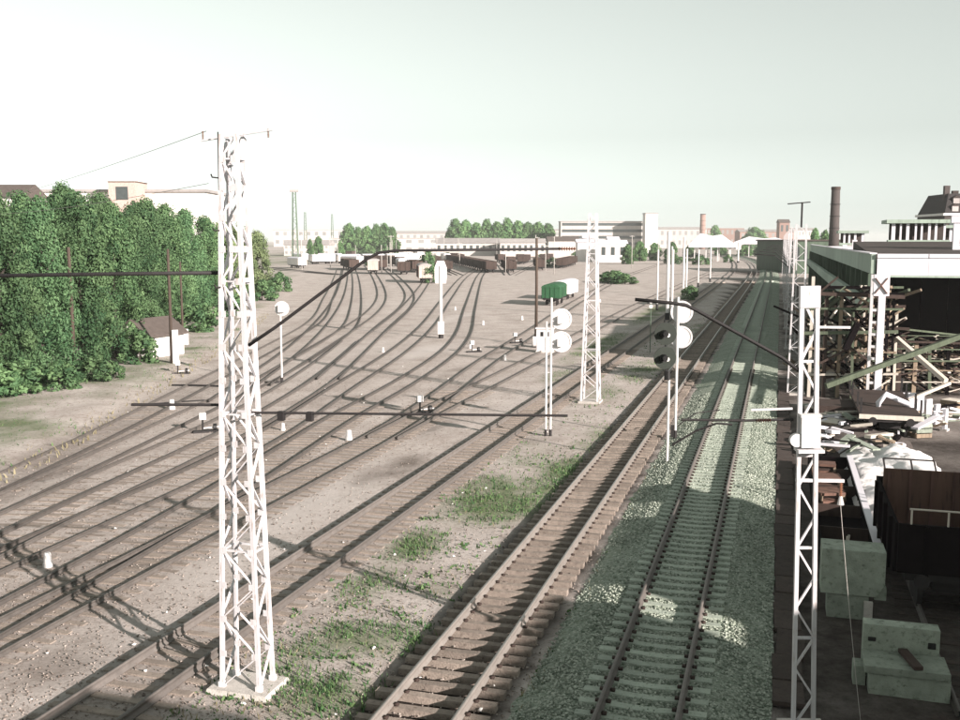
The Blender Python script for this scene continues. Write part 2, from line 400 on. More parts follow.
soil = cmix(fmul(attrn('grime_shade'), mrange(noise(1.6, 8, .7), .3, .7, .8, 1.0)), soil, (.026,.021,.018))
soil = cmix(mrange(attrn('green'), .12, .65, 0, .85), soil, cmix(mrange(noise(5,8,.7), .35,.65,0,1), (.06,.105,.042), (.15,.175,.09)))
L.new(soil, b.inputs['Base Color']); b.inputs['Roughness'].default_value = 1.0; b.inputs['Specular IOR Level'].default_value = .1
bp = N.new('ShaderNodeBump'); bp.inputs['Strength'].default_value = .9; bp.inputs['Distance'].default_value = .05
L.new(noise(11, 10, .75), bp.inputs['Height']); L.new(bp.outputs[0], b.inputs['Normal'])
MATS['ground_soil'] = m
ny, nx = GX.shape
me = bpy.data.meshes.new('ground')
idx = np.arange(nx*ny).reshape(ny, nx)
quads = np.stack([idx[:-1,:-1], idx[:-1,1:], idx[1:,1:], idx[1:,:-1]], -1).reshape(-1, 4)
def fast_mesh(me, V, Q):
    n = Q.shape[1]
    me.vertices.add(len(V)); me.vertices.foreach_set('co', np.asarray(V, np.float32).ravel())
    me.loops.add(Q.size); me.loops.foreach_set('vertex_index', Q.astype(np.int32).ravel())
    me.polygons.add(len(Q)); me.polygons.foreach_set('loop_start', np.arange(0, Q.size, n, dtype=np.int32))
    me.polygons.foreach_set('loop_total', np.full(len(Q), n, np.int32)); me.update(calc_edges=True); me.validate()
    return me
fast_mesh(me, np.c_[PX, PY, GZ], quads)
for nm, arr in (('dark', dark), ('green', green), ('pale', pale), ('grime_shade', grime_shade)):
    me.attributes.new(nm, 'FLOAT', 'POINT').data.foreach_set('value', arr.astype(np.float32))
tag(obj('ground', me, 'ground_soil', smooth=True), kind='structure')

# ---------------------------------------------------------------- railway tracks
def normals2(C):
    t = np.gradient(C, axis=0); t /= np.linalg.norm(t, axis=1)[:,None]; return np.c_[t[:,1], -t[:,0]], t
RAIL_PROF = [(-.075,0),(.075,0),(.075,.018),(.016,.045),(.016,.125),(.042,.145),(.042,.185),(-.042,.185),(-.042,.145),(-.016,.125),(-.016,.045),(-.075,.018)]
def rail_mesh(C, off, z0, hs=1.0, ws=1.0):
    nrm, _ = normals2(C); n = len(C); k = len(RAIL_PROF)
    V = np.zeros((n, k, 3))
    for j, (a, b_) in enumerate(RAIL_PROF):
        V[:, j, :2] = C + nrm*(off + a*ws); V[:, j, 2] = z0 + b_*hs
    i = np.arange(n-1)[:,None]; j = np.arange(k)[None,:]
    Q = np.stack([i*k+j, i*k+(j+1)%k, (i+1)*k+(j+1)%k, (i+1)*k+j], -1).reshape(-1,4)
    return fast_mesh(bpy.data.meshes.new('rail'), V.reshape(-1,3), Q[:, ::-1])
def box_arr(centers, ang, L, Wd_, H_, z, jit=0):
    """many sleepers in one mesh"""
    n = len(centers); s = np.array([(-1,-1,-1),(1,-1,-1),(1,1,-1),(-1,1,-1),(-1,-1,1),(1,-1,1),(1,1,1),(-1,1,1)], float)
    loc = s*np.array([L/2, Wd_/2, H_/2]); c, d = np.cos(ang)[:,None], np.sin(ang)[:,None]
    V = np.zeros((n,8,3)); V[:,:,0] = centers[:,0,None] + loc[:,0]*c - loc[:,1]*d; V[:,:,1] = centers[:,1,None] + loc[:,0]*d + loc[:,1]*c
    V[:,:,2] = z + loc[:,2]
    f = np.array([(0,3,2,1),(4,5,6,7),(0,1,5,4),(1,2,6,5),(2,3,7,6),(3,0,4,7)])
    Q = (np.arange(n)[:,None,None]*8 + f[None]).reshape(-1,4)
    return fast_mesh(bpy.data.meshes.new('sleepers'), V.reshape(-1,3), Q)
def sleeper_meshes(L_, w_, h_, m, concrete=False, n=4):
    out = []
    for i in range(n):
        rr = random.Random(i*13+int(L_*100)); mb = MB()
        segs = 5; xs = [-L_/2 + L_*j/segs + (rr.uniform(-.03,.03) if 0 < j < segs else rr.uniform(-.04,.04)) for j in range(segs+1)]
        vs, fs = [], []
        for j, x in enumerate(xs):
            hw = w_/2*rr.uniform(.93,1.07); hh = h_/2
            if concrete: hh = h_/2 - (.035 if j in (2,3) else 0)
            jz = 0 if concrete else rr.uniform(-.012,.008)
            vs += [(x,-hw,-h_/2),(x,hw,-h_/2),(x,hw*.86,hh+jz),(x,-hw*.86,hh+jz)]
        for j in range(segs):
            o = j*4
            for a in range(4): fs.append((o+a, o+(a+1)%4, o+4+(a+1)%4, o+4+a))
        fs += [(0,1,2,3), (segs*4+3, segs*4+2, segs*4+1, segs*4)]
        mb.add(vs, [f[::-1] for f in fs]); me = mb.mesh('sleeper'); me.materials.append(MATS[m]); out.append(me)
    return out
SL = {'T1': sleeper_meshes(2.65,.26,.16,'sleeper_concrete',True), 'T2': sleeper_meshes(2.7,.25,.16,'sleeper_wood'),
      'dusty': sleeper_meshes(2.7,.24,.16,'sleeper_dusty'), 'dark': sleeper_meshes(2.7,.24,.16,'fence_wood')}
SPEC = {  # sleeper set, sleeper top height, rail material, individual sleepers up to this distance, label
 'T1': ('T1', .335, 'rail_rust', 112, 'railway track on pale crushed stone beside the dark cable trough'),  # dark rail colour takes in the shade lying on this track
 'T2': ('T2', .115, 'rail_bright', 100, 'railway track with dark wooden sleepers between the stone ballast track and the weedy strip'),
 'T3': ('dusty', .035, 'rail_rust', 92, 'railway track passing just behind the foot of the tall white lattice mast'),
 'T4': ('dusty', .02, 'rail_yard', 66, 'faint rusty siding branching right behind the white relay cabinet'),
 'D': ('dusty', .03, 'rail_yard', 66, 'siding with half buried sleepers running past the white relay cabinet'),
 'E': ('dusty', .022, 'rail_yard', 60, 'siding swinging in an S bend over pale sand to the dark wagons'),
 'Fy': ('dusty', .012, 'rail_yard', 58, 'siding leading to the pale wagon end beside a green bush'),
 'Gy': ('dusty', .014, 'rail_yard', 56, 'siding curving past the white column signal on pale sand'),
 'Hy': ('dusty', .008, 'rail_yard', 0, 'siding bending straight away behind the round disc signal'),
 'Iy': ('dusty', .012, 'rail_yard', 62, 'outermost siding along the grass verge under the trees'),
 'R1': ('dark', .02, 'rail_yard', 70, 'works siding under the black wagons leading to the hall'),
 'Ly': ('dusty', .009, 'rail_yard', 58, 'siding running close beside the one that leads to the pale wagon end'),
 'Ny': ('dusty', .007, 'rail_yard', 0, 'curved siding between the bending siding and the outermost one'),
 'Jy': ('dusty', .010, 'rail_yard', 0, 'short curved siding leading to the lone brown wagon'),
 'Ky': ('dusty', .006, 'rail_yard', 0, 'short kinked siding between the lone wagon and the bush'),
}
for ti, (k, C) in enumerate(TRACKS.items()):
    kind, ztop, rmat, near_to, label = SPEC[k]
    root = thing('railway_track', label, 'railway track', rz=0)
    z0 = ztop + .002*ti
    C1, _ = resample(C, 1.0)
    hs = 1.1 if k in ('T1','T2','T3') else .72; ws_ = .95
    for off in (-.80, .80): obj('rail', rail_mesh(C1, off, z0, hs, ws_), rmat, root)
    sp = .56 if k == 'T1' else .62
    S, _ = resample(C, sp); _, tg = normals2(S); ang = np.arctan2(-tg[:,0], tg[:,1]); cnt = 0
    far_c, far_a = [], []
    vis = lambda p: (abs(p[0]) < .52*p[1] + 4) and p[1] > 15
    for p, a in zip(S, ang):
        if p[1] < near_to and vis(p) and cnt < 298:
            me = SL[kind][random.randrange(4)]
            o = obj('sleeper', me, None, root); cnt += 1
            o.location = (p[0], p[1], ztop - .08 + (random.uniform(-.045,-.004) if k not in ('T1','T2','T3') else random.uniform(-.022,.004) if k == 'T3' else random.uniform(-.008,.004)))
            o.rotation_euler = (0, 0, a + random.uniform(-.015,.015))
        elif p[1] >= near_to and p[1] < 240 and k in ('T1','T2','T3'): far_c.append(p); far_a.append(a)
    if far_c:
        far_c = np.array(far_c); far_a = np.array(far_a)
        me = box_arr(far_c, far_a, 2.7, .24, .16, ztop-.08-(0 if k in ('T1','T2') else .03))
        tag(obj('distant_sleepers', me, {'T1':'sleeper_concrete','T2':'sleeper_wood','dark':'sleeper_dark'}.get(kind,'sleeper_faded'), root), kind='stuff')
    # rail fastenings, too small to pick apart
    if k in ('T1','T2'):
        q = np.array([p for p in S if p[1] < 75 and vis(p)]); aq = np.array([a for p, a in zip(S, ang) if p[1] < 75 and vis(p)])
        nn = np.c_[np.cos(aq), np.sin(aq)]
        cc = np.concatenate([q + nn*o for o in (-.915,-.685,.685,.915)]); aa = np.tile(aq, 4)
        tag(obj('rail_fastenings', box_arr(cc, aa, .10, .10, .05, ztop+.02), 'dark_brown', root), kind='stuff')

# ---------------------------------------------------------------- ballast bed under the right hand track
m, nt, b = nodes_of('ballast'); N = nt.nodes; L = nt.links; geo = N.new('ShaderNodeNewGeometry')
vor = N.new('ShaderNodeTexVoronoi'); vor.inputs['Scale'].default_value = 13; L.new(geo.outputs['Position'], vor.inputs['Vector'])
bc = cmix(mrange(noise(.5, 6), .3, .7, 0, 1), (.26,.30,.245), (.375,.405,.35))  # stone colour tinted with the green of the shade on this track
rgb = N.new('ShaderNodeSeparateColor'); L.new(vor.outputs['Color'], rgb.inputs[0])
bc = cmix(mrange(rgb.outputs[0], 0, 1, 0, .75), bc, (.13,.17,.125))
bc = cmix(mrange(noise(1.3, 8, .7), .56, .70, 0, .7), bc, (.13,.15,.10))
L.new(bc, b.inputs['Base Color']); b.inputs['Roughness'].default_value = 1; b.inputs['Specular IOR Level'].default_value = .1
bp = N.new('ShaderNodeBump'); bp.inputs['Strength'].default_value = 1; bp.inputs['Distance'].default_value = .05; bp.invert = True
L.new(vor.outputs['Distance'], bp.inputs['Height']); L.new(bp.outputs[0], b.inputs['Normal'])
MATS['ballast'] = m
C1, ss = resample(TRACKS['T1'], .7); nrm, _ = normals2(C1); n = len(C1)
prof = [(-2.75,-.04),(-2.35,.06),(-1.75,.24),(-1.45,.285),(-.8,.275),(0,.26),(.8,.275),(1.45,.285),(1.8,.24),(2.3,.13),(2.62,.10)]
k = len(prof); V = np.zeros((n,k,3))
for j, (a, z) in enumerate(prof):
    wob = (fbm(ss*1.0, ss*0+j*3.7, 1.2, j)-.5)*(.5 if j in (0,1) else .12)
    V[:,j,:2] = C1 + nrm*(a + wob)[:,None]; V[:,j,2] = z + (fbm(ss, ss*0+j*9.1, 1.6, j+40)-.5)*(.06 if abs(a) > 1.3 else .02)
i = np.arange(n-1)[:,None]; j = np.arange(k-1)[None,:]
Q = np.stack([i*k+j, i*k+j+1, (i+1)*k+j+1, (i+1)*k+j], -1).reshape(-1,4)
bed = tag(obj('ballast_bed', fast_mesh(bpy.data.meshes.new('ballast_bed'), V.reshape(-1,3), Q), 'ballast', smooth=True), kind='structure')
def stones(cx, cy, cz, r0, r1, name, m, parent=None, flat=.7):
    n = len(cx); base = np.array([(1,0,0),(-1,0,0),(0,1,0),(0,-1,0),(0,0,1),(0,0,-1)], float)
    fa = np.array([(0,2,4),(2,1,4),(1,3,4),(3,0,4),(2,0,5),(1,2,5),(3,1,5),(0,3,5)])
    r = RNG.uniform(r0, r1, n)[:,None,None]; V = base[None]*r*RNG.uniform(.65,1.3,(n,6,1)); V[:,:,2] *= flat
    V += RNG.normal(0,.2,(n,6,3))*r
    a = RNG.uniform(0, 6.28, n)[:,None]; x = V[:,:,0]*np.cos(a)-V[:,:,1]*np.sin(a); y = V[:,:,0]*np.sin(a)+V[:,:,1]*np.cos(a)
    V[:,:,0] = x + cx[:,None]; V[:,:,1] = y + cy[:,None]; V[:,:,2] += cz[:,None]
    Q = (np.arange(n)[:,None,None]*6 + fa[None]).reshape(-1,3)
    o = obj(name, fast_mesh(bpy.data.meshes.new(name), V.reshape(-1,3), Q), m, parent)
    return tag(o, kind='stuff')
def bed_z(a): return np.interp(a, [p[0] for p in prof], [p[1] for p in prof])
def attr_stone(name, c0, c1):
    m, nt, b = nodes_of(name); N2 = nt.nodes; g = N2.new('ShaderNodeNewGeometry')
    mx = N2.new('ShaderNodeMix'); mx.data_type = 'RGBA'; mx.inputs[6].default_value = (*c0,1); mx.inputs[7].default_value = (*c1,1)
    nt.links.new(g.outputs['Random Per Island'], mx.inputs[0]); nt.links.new(mx.outputs[2], b.inputs['Base Color'])
    b.inputs['Roughness'].default_value = 1; b.inputs['Specular IOR Level'].default_value = .1; MATS[name] = m
attr_stone('ballast_stone', (.115,.145,.11), (.42,.455,.39)); attr_stone('yard_stone', (.10,.08,.068), (.36,.32,.285))  # ballast stones carry the same green shade in their colour
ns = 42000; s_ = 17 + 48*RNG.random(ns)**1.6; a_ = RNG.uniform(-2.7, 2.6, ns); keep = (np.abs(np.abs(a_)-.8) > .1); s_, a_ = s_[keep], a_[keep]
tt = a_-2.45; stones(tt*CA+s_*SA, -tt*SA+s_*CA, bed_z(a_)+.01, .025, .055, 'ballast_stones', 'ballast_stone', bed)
# loose stones and clods over the yard soil
ns = 26000; y_ = 19 + 60*RNG.random(ns)**1.8; x_ = RNG.uniform(-.55,.50,ns)*y_; t_ = x_*CA-y_*SA; kp = (t_ < -5.2)
stones(x_[kp], y_[kp], np.full(kp.sum(), .0), .012, .04, 'loose_stones', 'yard_stone')
ns = 90; y_ = 20 + 60*RNG.random(ns)**1.5; x_ = RNG.uniform(-.5,.25,ns)*y_; t_ = x_*CA-y_*SA; kp = (t_ < -5.6)
stones(x_[kp], y_[kp], np.full(kp.sum(), .05), .03, .07, 'scattered_litter', 'litter', flat=.5)

# ---------------------------------------------------------------- grass and weeds
def blades(n_try, region, dens, name, m, h0, h1, wid, label=None):
    x, y = region(n_try); keep = RNG.random(len(x)) < dens(x, y); x, y = x[keep], y[keep]; n = len(x)
    h = RNG.uniform(h0, h1, n); a = RNG.uniform(0, 6.28, n); lean = RNG.uniform(.1,.7,n)*h; la = RNG.uniform(0,6.28,n)
    z = np.full(n, -.04)
    w = wid*RNG.uniform(.6,1.4,n)
    p0 = np.c_[x-np.cos(a)*w, y-np.sin(a)*w, z]; p1 = np.c_[x+np.cos(a)*w, y+np.sin(a)*w, z]
    mid = np.c_[x+np.cos(la)*lean*.4, y+np.sin(la)*lean*.4, z+h*.6]; dw = np.c_[np.cos(a)*w*.7, np.sin(a)*w*.7, np.zeros(n)]
    tip = np.c_[x+np.cos(la)*lean, y+np.sin(la)*lean, z+h]
    V = np.stack([p0,p1,mid+dw,mid-dw,tip],1).reshape(-1,3); o = np.arange(n)[:,None]*5
    T = np.concatenate([o+np.array([0,1,2]), o+np.array([0,2,3]), o+np.array([3,2,4])])
    me = fast_mesh(bpy.data.meshes.new(name), V, T)
    me.attributes.new('var','FLOAT','POINT').data.foreach_set('value', np.repeat(RNG.random(n),5).astype(np.float32))
    return tag(obj(name, me, m), kind='stuff')
from bisect import bisect
def interp_field(Fld, x, y):
    i = np.clip(np.searchsorted(gx, x)-1, 0, nx-2); j = np.clip(np.searchsorted(gy, y)-1, 0, ny-2)
    return Fld.reshape(ny,nx)[j,i]
def reg_mid(n): y = 19 + 110*RNG.random(n)**1.7; x = RNG.uniform(-.35,.32,n)*y; return x, y
def d_mid(x, y):
    t = x*CA-y*SA; g = interp_field(green*(1-verge), x, y)
    return np.where((t < -4.6), np.clip((g-.15)*1.7,0,1)*np.clip(1.6*fbm(x,y,.7,77)-.35,0,1), 0)
blades(480000, reg_mid, d_mid, 'grass', 'grass_blade', .04, .20, .02)
def d_herb(x, y):
    t = x*CA-y*SA; inb = (t > -12.4) & (t < -8.4)
    return np.where(inb, .8*np.clip(9*fbm(x,y,.55,91)-6.0,0,1), 0)
blades(160000, reg_mid, d_herb, 'broad_weeds', 'grass_blade', .04, .16, .05)
def d_dry(x, y):
    t = x*CA-y*SA; inb = ((t > -12.2) & (t < -8.6)) | ((t > -5.2) & (t < -4.4))
    return np.where(inb, .22*np.clip(3*fbm(x,y,.9,55)-1.2,0,1), 0)
blades(200000, reg_mid, d_dry, 'weeds', 'grass_blade', .03, .13, .035)
def reg_left(n): y = 25 + 110*RNG.random(n)**1.4; ex = np.interp(y, edge[:,1], edge[:,0]); return ex - RNG.uniform(-.5,14,n), y
def d_left(x, y): return np.clip(interp_field(green, x, y)*1.6-.15, 0, 1)*.8
blades(60000, reg_left, d_left, 'verge_grass', 'grass_blade', .12, .42, .04)
def d_left2(x, y): return np.clip(.75-interp_field(green, x, y), 0, 1)*.3
blades(40000, reg_left, d_left2, 'dry_verge_grass', 'dry_blade', .10, .35, .035)
blades(150000, reg_mid, lambda x, y: d_dry(x, y)*.5, 'dry_weeds', 'dry_blade', .04, .22, .015)
# ---------------------------------------------------------------- lattice masts
def lattice(root, h, wx0, wy0, wx1, wy1, bays, leg, brace, m='white_steel', z0=0.0, faces=4, single=False, joined=False, split=None):
    """tapered four-legged lattice: legs, zigzag braces on every face, belts"""
    def corner(i, z):
        k = (z - z0)/(h - z0); hx = (wx0 + (wx1-wx0)*k)/2; hy = (wy0 + (wy1-wy0)*k)/2
        sx, sy = ((-1,-1),(1,-1),(1,1),(-1,1))[i]; return Vector((sx*hx, sy*hy, z))
    for i in range(4): obj('leg', MB().bar(corner(i,z0), corner(i,h), leg, leg), m, root)
    allm = MB()
    zs = [z0 + (h-z0)*(1-(1-j/bays)**1.12) for j in range(bays+1)] if not single else [z0 + (h-z0)*j/bays for j in range(bays+1)]
    for f in range(faces):
        a, b_ = f, (f+1) % 4
        for j in range(bays):
            p, q = (a, b_) if (j + f//2) % 2 == 0 else (b_, a)
            P0, P1 = corner(p, zs[j]), corner(q, zs[j+1])
            if joined: allm.bar(P0, P1, brace, brace*.5)
            else: obj('brace', MB().bar(P0, P1, brace, brace*.45), m, root)
            if j and j % 4 == 0:
                c0, c1 = corner(a, zs[j]), corner(b_, zs[j])
                if joined: allm.bar(c0, c1, brace)
                else: obj('belt', MB().bar(c0, c1, brace*1.2, brace*.6), m, root)
    if joined: obj('bracing', allm, m, root)
    return corner
def insulator(p, q, root, r=.05):
    p, q = Vector(p), Vector(q); mb = MB(); n = 7
    pts = []; 
    mb.tube([p, q], r*.35, 6)
    d = q - p
    for i in range(n):
        c = p + d*((i+.5)/n); mb.tube([c - d*(.25/n), c + d*(.1/n)], r*.5, 8, r)
    return obj('insulator', mb, 'insulator', root)
# tall mast in the foreground
base1 = W(248, 687)
root = thing('catenary_mast', 'tallest white lattice mast standing on a broad concrete block beside the track', 'mast', base1)
obj('concrete_foot', MB().add([(-.80,-.60,-.1),(.80,-.60,-.1),(.80,.60,-.1),(-.80,.60,-.1),(-.72,-.52,.10),(.72,-.52,.10),(.72,.52,.10),(-.72,.52,.10)],
    [(0,3,2,1),(4,5,6,7),(0,1,5,4),(1,2,6,5),(2,3,7,6),(3,0,4,7)]), 'concrete', root)
lattice(root, 12.2, .92, .62, .36, .30, 17, .085, .055, z0=.09)
for sx in (-1, 1):
    for sy in (-1, 1): obj('gusset', MB().box(sx*.46-.07, sx*.46+.07, sy*.31-.06, sy*.31+.06, .09, .22), 'white_steel', root)
for j, zz in enumerate((9.0, 10.2, 11.3)): obj('step_iron', MB().tube([(-.25,-.2,zz),(-.25,-.42,zz),(-.25,-.46,zz+.06)], .018, 6), 'iron_black', root)
obj('top_crossarm', MB().bar((-.75,0,12.1),(.95,0,12.28),.04), 'white_steel', root)
gp_ = MB()
for j in range(1,17):
    z = .09 + 12.11*(1-(1-j/17)**1.12); k = (z-.09)/12.11; hx = (.92-.56*k)/2; hy = (.62-.32*k)/2
    for sx in (-1,1):
        for sy in (-1,1): gp_.box(min(sx*hx,sx*(hx-.13)),max(sx*hx,sx*(hx-.13)),sy*hy-.046,sy*hy-.038,z-.07,z+.07)
tag(obj('gusset_plates', gp_, 'white_steel', root), kind='stuff')
obj('climbing_rod', MB().tube([(-.26,-.2,9.2),(-.22,-.19,12.25)], .016, 6), 'iron_black', root)
for x in (-.7, .85): insulator((x,0,12.12),(x,0,12.3), root, .03)
# bracket arm to the right: rises as a strut, then runs out level
arm = obj('bracket_arm', MB().tube([(.26,0,7.75),(.9,0,8.15),(2.9,.35,9.62),(3.15,.40,9.74),(3.5,.46,9.78),(6.8,1.35,9.82)], .038, 8, .026), 'iron_black', root, smooth=True)
insulator((6.75,1.33,9.82),(7.1,1.42,9.82), arm)
obj('registration_tube', MB().tube([(.28,0,6.28),(6.9,1.75,6.25)], .028, 8), 'iron_black', root)
for t in ((.9,.18,6.28),(1.5,.34,6.27)): obj('tube_clamp', MB().box(t[0]-.07,t[0]+.07,t[1]-.06,t[1]+.06,t[2]-.17,t[2]+.03), 'iron_black', root)
obj('bracket_arm', MB().tube([(-.30,0,9.30),(-2.6,-.5,9.27),(-6.8,-1.55,9.2)], .042, 8), 'iron_black', root, smooth=True)
obj('registration_tube', MB().tube([(-.36,0,6.42),(-2.35,-.55,6.42)], .032, 8), 'iron_black', root)
# wires from its top down to the pole among the trees
def cable(name, p, q, sag, r, m, label, cat, group=None):
    p, q = Vector(p), Vector(q); pts = [p.lerp(q, i/24) - Vector((0,0,sag*4*(i/24)*(1-i/24))) for i in range(25)]
    return tag(obj(name, MB().tube(pts, r, 6), m), label, cat, group)

# narrow mast by the timber wall on the right
baseR = W(803, 733)
root = thing('catenary_mast', 'narrow white ladder mast with flat capped top standing by the dark cable trough', 'mast', baseR, -R(4))
root.rotation_euler.y = -R(1.35)
obj('concrete_foot', MB().box(-.45,.45,-.4,.4,-.2,.12), 'concrete', root)
for (sx, z0, z1, mm) in ((-1,.1,9.1,'white_steel'),(1,.1,9.1,'white_steel')): obj('leg', MB().bar((sx*.20,0,z0),(sx*.145,0,z1),.075,.10), mm, root)
nb = 14; zs = [.15 + 8.75*j/nb for j in range(nb+1)]
for j in range(nb):
    k0 = .20-.055*zs[j]/9; k1 = .20-.055*zs[j+1]/9; s = 1 if j % 2 else -1
    obj('brace', MB().bar((s*k0,0,zs[j]),(-s*k1,0,zs[j+1]),.05,.04), 'white_steel', root)
    if j % 3 == 0: obj('rung', MB().bar((-k0,0,zs[j]),(k0,0,zs[j]),.05,.05), 'white_steel', root)
obj('cap_plate', MB().box(-.19,.19,-.075,.075,8.7,9.12), 'white_steel', root)
box = obj('switch_cabinet', MB().box(-.17,.19,-.24,-.07,5.98,6.58), 'white_paint', root)
obj('cabinet_lid', MB().box(-.19,.21,-.26,-.05,6.58,6.63), 'white_paint', box)
obj('round_cover', MB().disc((-.25,-.15,6.12),'y',.13,.12), 'white_paint', root)
obj('cabinet_shelf', MB().box(-.24,.26,-.30,.1,5.88,5.94), 'white_steel', root)
obj('side_arm', MB().bar((-.22,0,5.28),(.72,0,5.26),.06), 'white_steel', root)
insulator((.66,0,5.22),(.66,0,4.95), root, .045)
obj('hanging_lamp', MB().tube([(.66,0,4.95),(.66,0,4.86),(.66,0,4.78)], .03, 8, .07), 'white_paint', root)
obj('side_arm', MB().bar((.1,0,8.32),(.78,.0,8.30),.045), 'white_steel', root)
obj('side_arm', MB().bar((-.3,0,6.72),(-1.1,0,6.70),.04), 'white_steel', root)
arm = obj('bracket_arm', MB().tube([(-.16,0,7.45),(-.5,.02,7.72),(-2.15,.05,8.68),(-2.35,.06,8.78),(-2.6,.06,8.83),(-3.35,.07,8.92)], .036, 8, .034), 'iron_black', root, smooth=True)
obj('registration_tube', MB().tube([(-.28,0,6.5),(-1.2,.05,6.48),(-2.45,.1,6.5)], .026, 8), 'iron_black', root)
insulator((-1.0,.04,6.48),(-.7,.02,6.49), root, .05)
obj('registration_hook', MB().tube([(-1.45,.06,6.4),(-1.75,.1,6.42),(-2.15,.2,6.25),(-2.6,.3,5.95)], .022, 6), 'iron_black', root)
def hang(px0, py0, d0, px1, py1): pass
pA = baseR + Vector((.545, -.045, 4.79)); pB = W(862, 735, 0.0)
cable('slack_cable', pA, pB + Vector((0,0,.02)), .15, .006, 'concrete', 'thin pale cable hanging from the side arm of the ladder mast to the ground', 'cable')

# further lattice masts
def far_mast(name, label, loc, h, w0, w1, bays=12, arm=None, m='white_steel', foot=.5, joined=True, leg=.08, br=.05, group=None, pole=None):
    r = thing(name, label, 'mast', loc, -A, group)
    if foot: obj('concrete_foot', MB().box(-w0/2-foot*.3, w0/2+foot*.3, -w0/2-foot*.3, w0/2+foot*.3, -.15, .12), 'concrete', r)
    lattice(r, h, w0, w0, w1, w1, bays, leg, br, m=m, z0=.1, joined=joined)
    if arm:
        obj('bracket_arm', MB().tube([(-w1/2,0,arm-1.2),(-1.6,0,arm),(-3.4,0,arm+.1)], .05, 6), 'iron_black', r)
    if pole:
        obj('top_pole', MB().tube([(0,0,h-.2),(0,0,h+pole)], .06, 6), 'iron_black', r); obj('top_crossarm', MB().bar((-.9,0,h+pole-.1),(.5,0,h+pole),.07), 'iron_black', r)
    return r
far_mast('catenary_mast', 'slim white lattice mast on the weedy strip beyond the double disc signal', W(590.5,402), 11.6, 1.02, .42, 16, joined=False, leg=.10, br=.065)
far_mast('catenary_mast', 'slim white lattice mast rising behind the ladder mast against the dark trestle', W(795,394), 11.0, .95, .62, 16, joined=False, leg=.10, br=.06, pole=1.4)
g = 'masts along the main line in the distance'
lab = 'distant thin lattice mast along the cable trough side of the main line'
for i, s in enumerate((96, 118, 142, 168, 196, 226, 260, 300)):
    far_mast('catenary_mast', lab, TS(1.2, s), 11.2, .8, .5, 12, arm=8.6, group=g, m='white_steel')

# disc signals, seen from behind (white discs) or in front (dark lamps)
def backdisc(root, x, y, z, r=.5):
    d = obj('target_disc', MB().disc((x,y,z),'y',r,.04,28), 'white_paint', root)
    obj('disc_rim', ring(x,y-.03,z,r*.97,r*.84,.03), 'white_steel', d)
    return d
def ring(x, y, z, r1, r0, th, n=28):
    mb = MB(); vs = []; fs = []
    for k in range(n):
        c, s = math.cos(2*math.pi*k/n), math.sin(2*math.pi*k/n)
        for rr in (r0, r1):
            for yy in (-th/2, th/2): vs.append((x+rr*c, y+yy, z+rr*s))
    for k in range(n):
        a = k*4; b_ = ((k+1)%n)*4
        fs += [(a,a+2,b_+2,b_),(a+1,b_+1,b_+3,a+3),(a+2,a+3,b_+3,b_+2),(a,b_,b_+1,a+1)]
    return mb.add(vs, fs)
root = thing('railway_signal', 'white double disc signal on a pair of thin posts in the weedy strip', 'signal', W(548,436), -R(6))
for x in (-.12, .12): obj('post', MB().tube([(x,0,-.1),(x+.0,0,7.1 if x > 0 else 5.9)], .055, 8), 'white_paint', root)
for x in (-.12, .12): obj('post_base', MB().tube([(x,0,-.1),(x,0,.35)], .075, 8), 'iron_black', root)
for z in (6.02, 4.86): backdisc(root, .62, .08, z, .54); obj('lamp_housing', MB().box(.44,.74,-.18,.06,z-.22,z+.16), 'white_paint', root)
for z in (6.02, 4.86): obj('disc_bracket', MB().bar((.1,0,z-.1),(.6,0,z-.1),.06), 'white_steel', root)
obj('ladder', MB().bar((-.12,-.02,2.2),(.12,-.02,2.2),.03).bar((-.12,-.02,3.3),(.12,-.02,3.3),.03).bar((-.12,-.02,4.4),(.12,-.02,4.4),.03), 'white_steel', root)
root = thing('railway_signal', 'white double disc signal on a single post beside the stone ballast track', 'signal', W(675,440), -R(10))
obj('post', MB().tube([(0,0,-.1),(0,0,7.2)], .065, 8), 'white_paint', root); obj('post_base', MB().tube([(0,0,-.1),(0,0,.5)], .09, 8), 'iron_black', root)
for z in (6.45, 5.2):
    backdisc(root, .18, .12, z, .56); obj('disc_bracket', MB().bar((0,0,z),(.18,.1,z),.07), 'white_steel', root)
obj('junction_box', MB().box(-.22,-.06,-.1,.1,.15,.75), 'iron_black', root)
obj('cable_pipe', MB().tube([(0,0,.6),(.4,.1,.95),(1.0,.3,1.35),(2.2,.6,1.5)], .03, 6), 'iron_black', root)
root = thing('railway_signal', 'dark double disc signal with hooded lamps on a short white post', 'signal', W(667,465), R(4))
obj('post', MB().tube([(0,0,-.1),(0,0,3.9)], .06, 8), 'white_paint', root); obj('post_top', MB().tube([(-.08,0,3.85),(-.08,0,4.25)], .14, 8), 'signal_black', root)
obj('upper_post', MB().tube([(-.1,.04,3.9),(-.22,.05,6.5)], .05, 6), 'signal_black', root)
for z in (5.9, 4.83):
    d = obj('target_disc', MB().disc((-.2,0,z),'y',.50,.05,28), 'signal_dark', root)
    obj('lamp_housing', MB().disc((-.28,-.12,z),'y',.17,.2,16), 'signal_black', root)
    obj('lamp_hood', MB().tube([(-.28,-.2,z+.06),(-.28,-.42,z+.03)], .13, 12, .12), 'signal_black', root)
    obj('lens', MB().disc((-.10,-.06,z-.06),'y',.09,.06,14), 'litter', root)
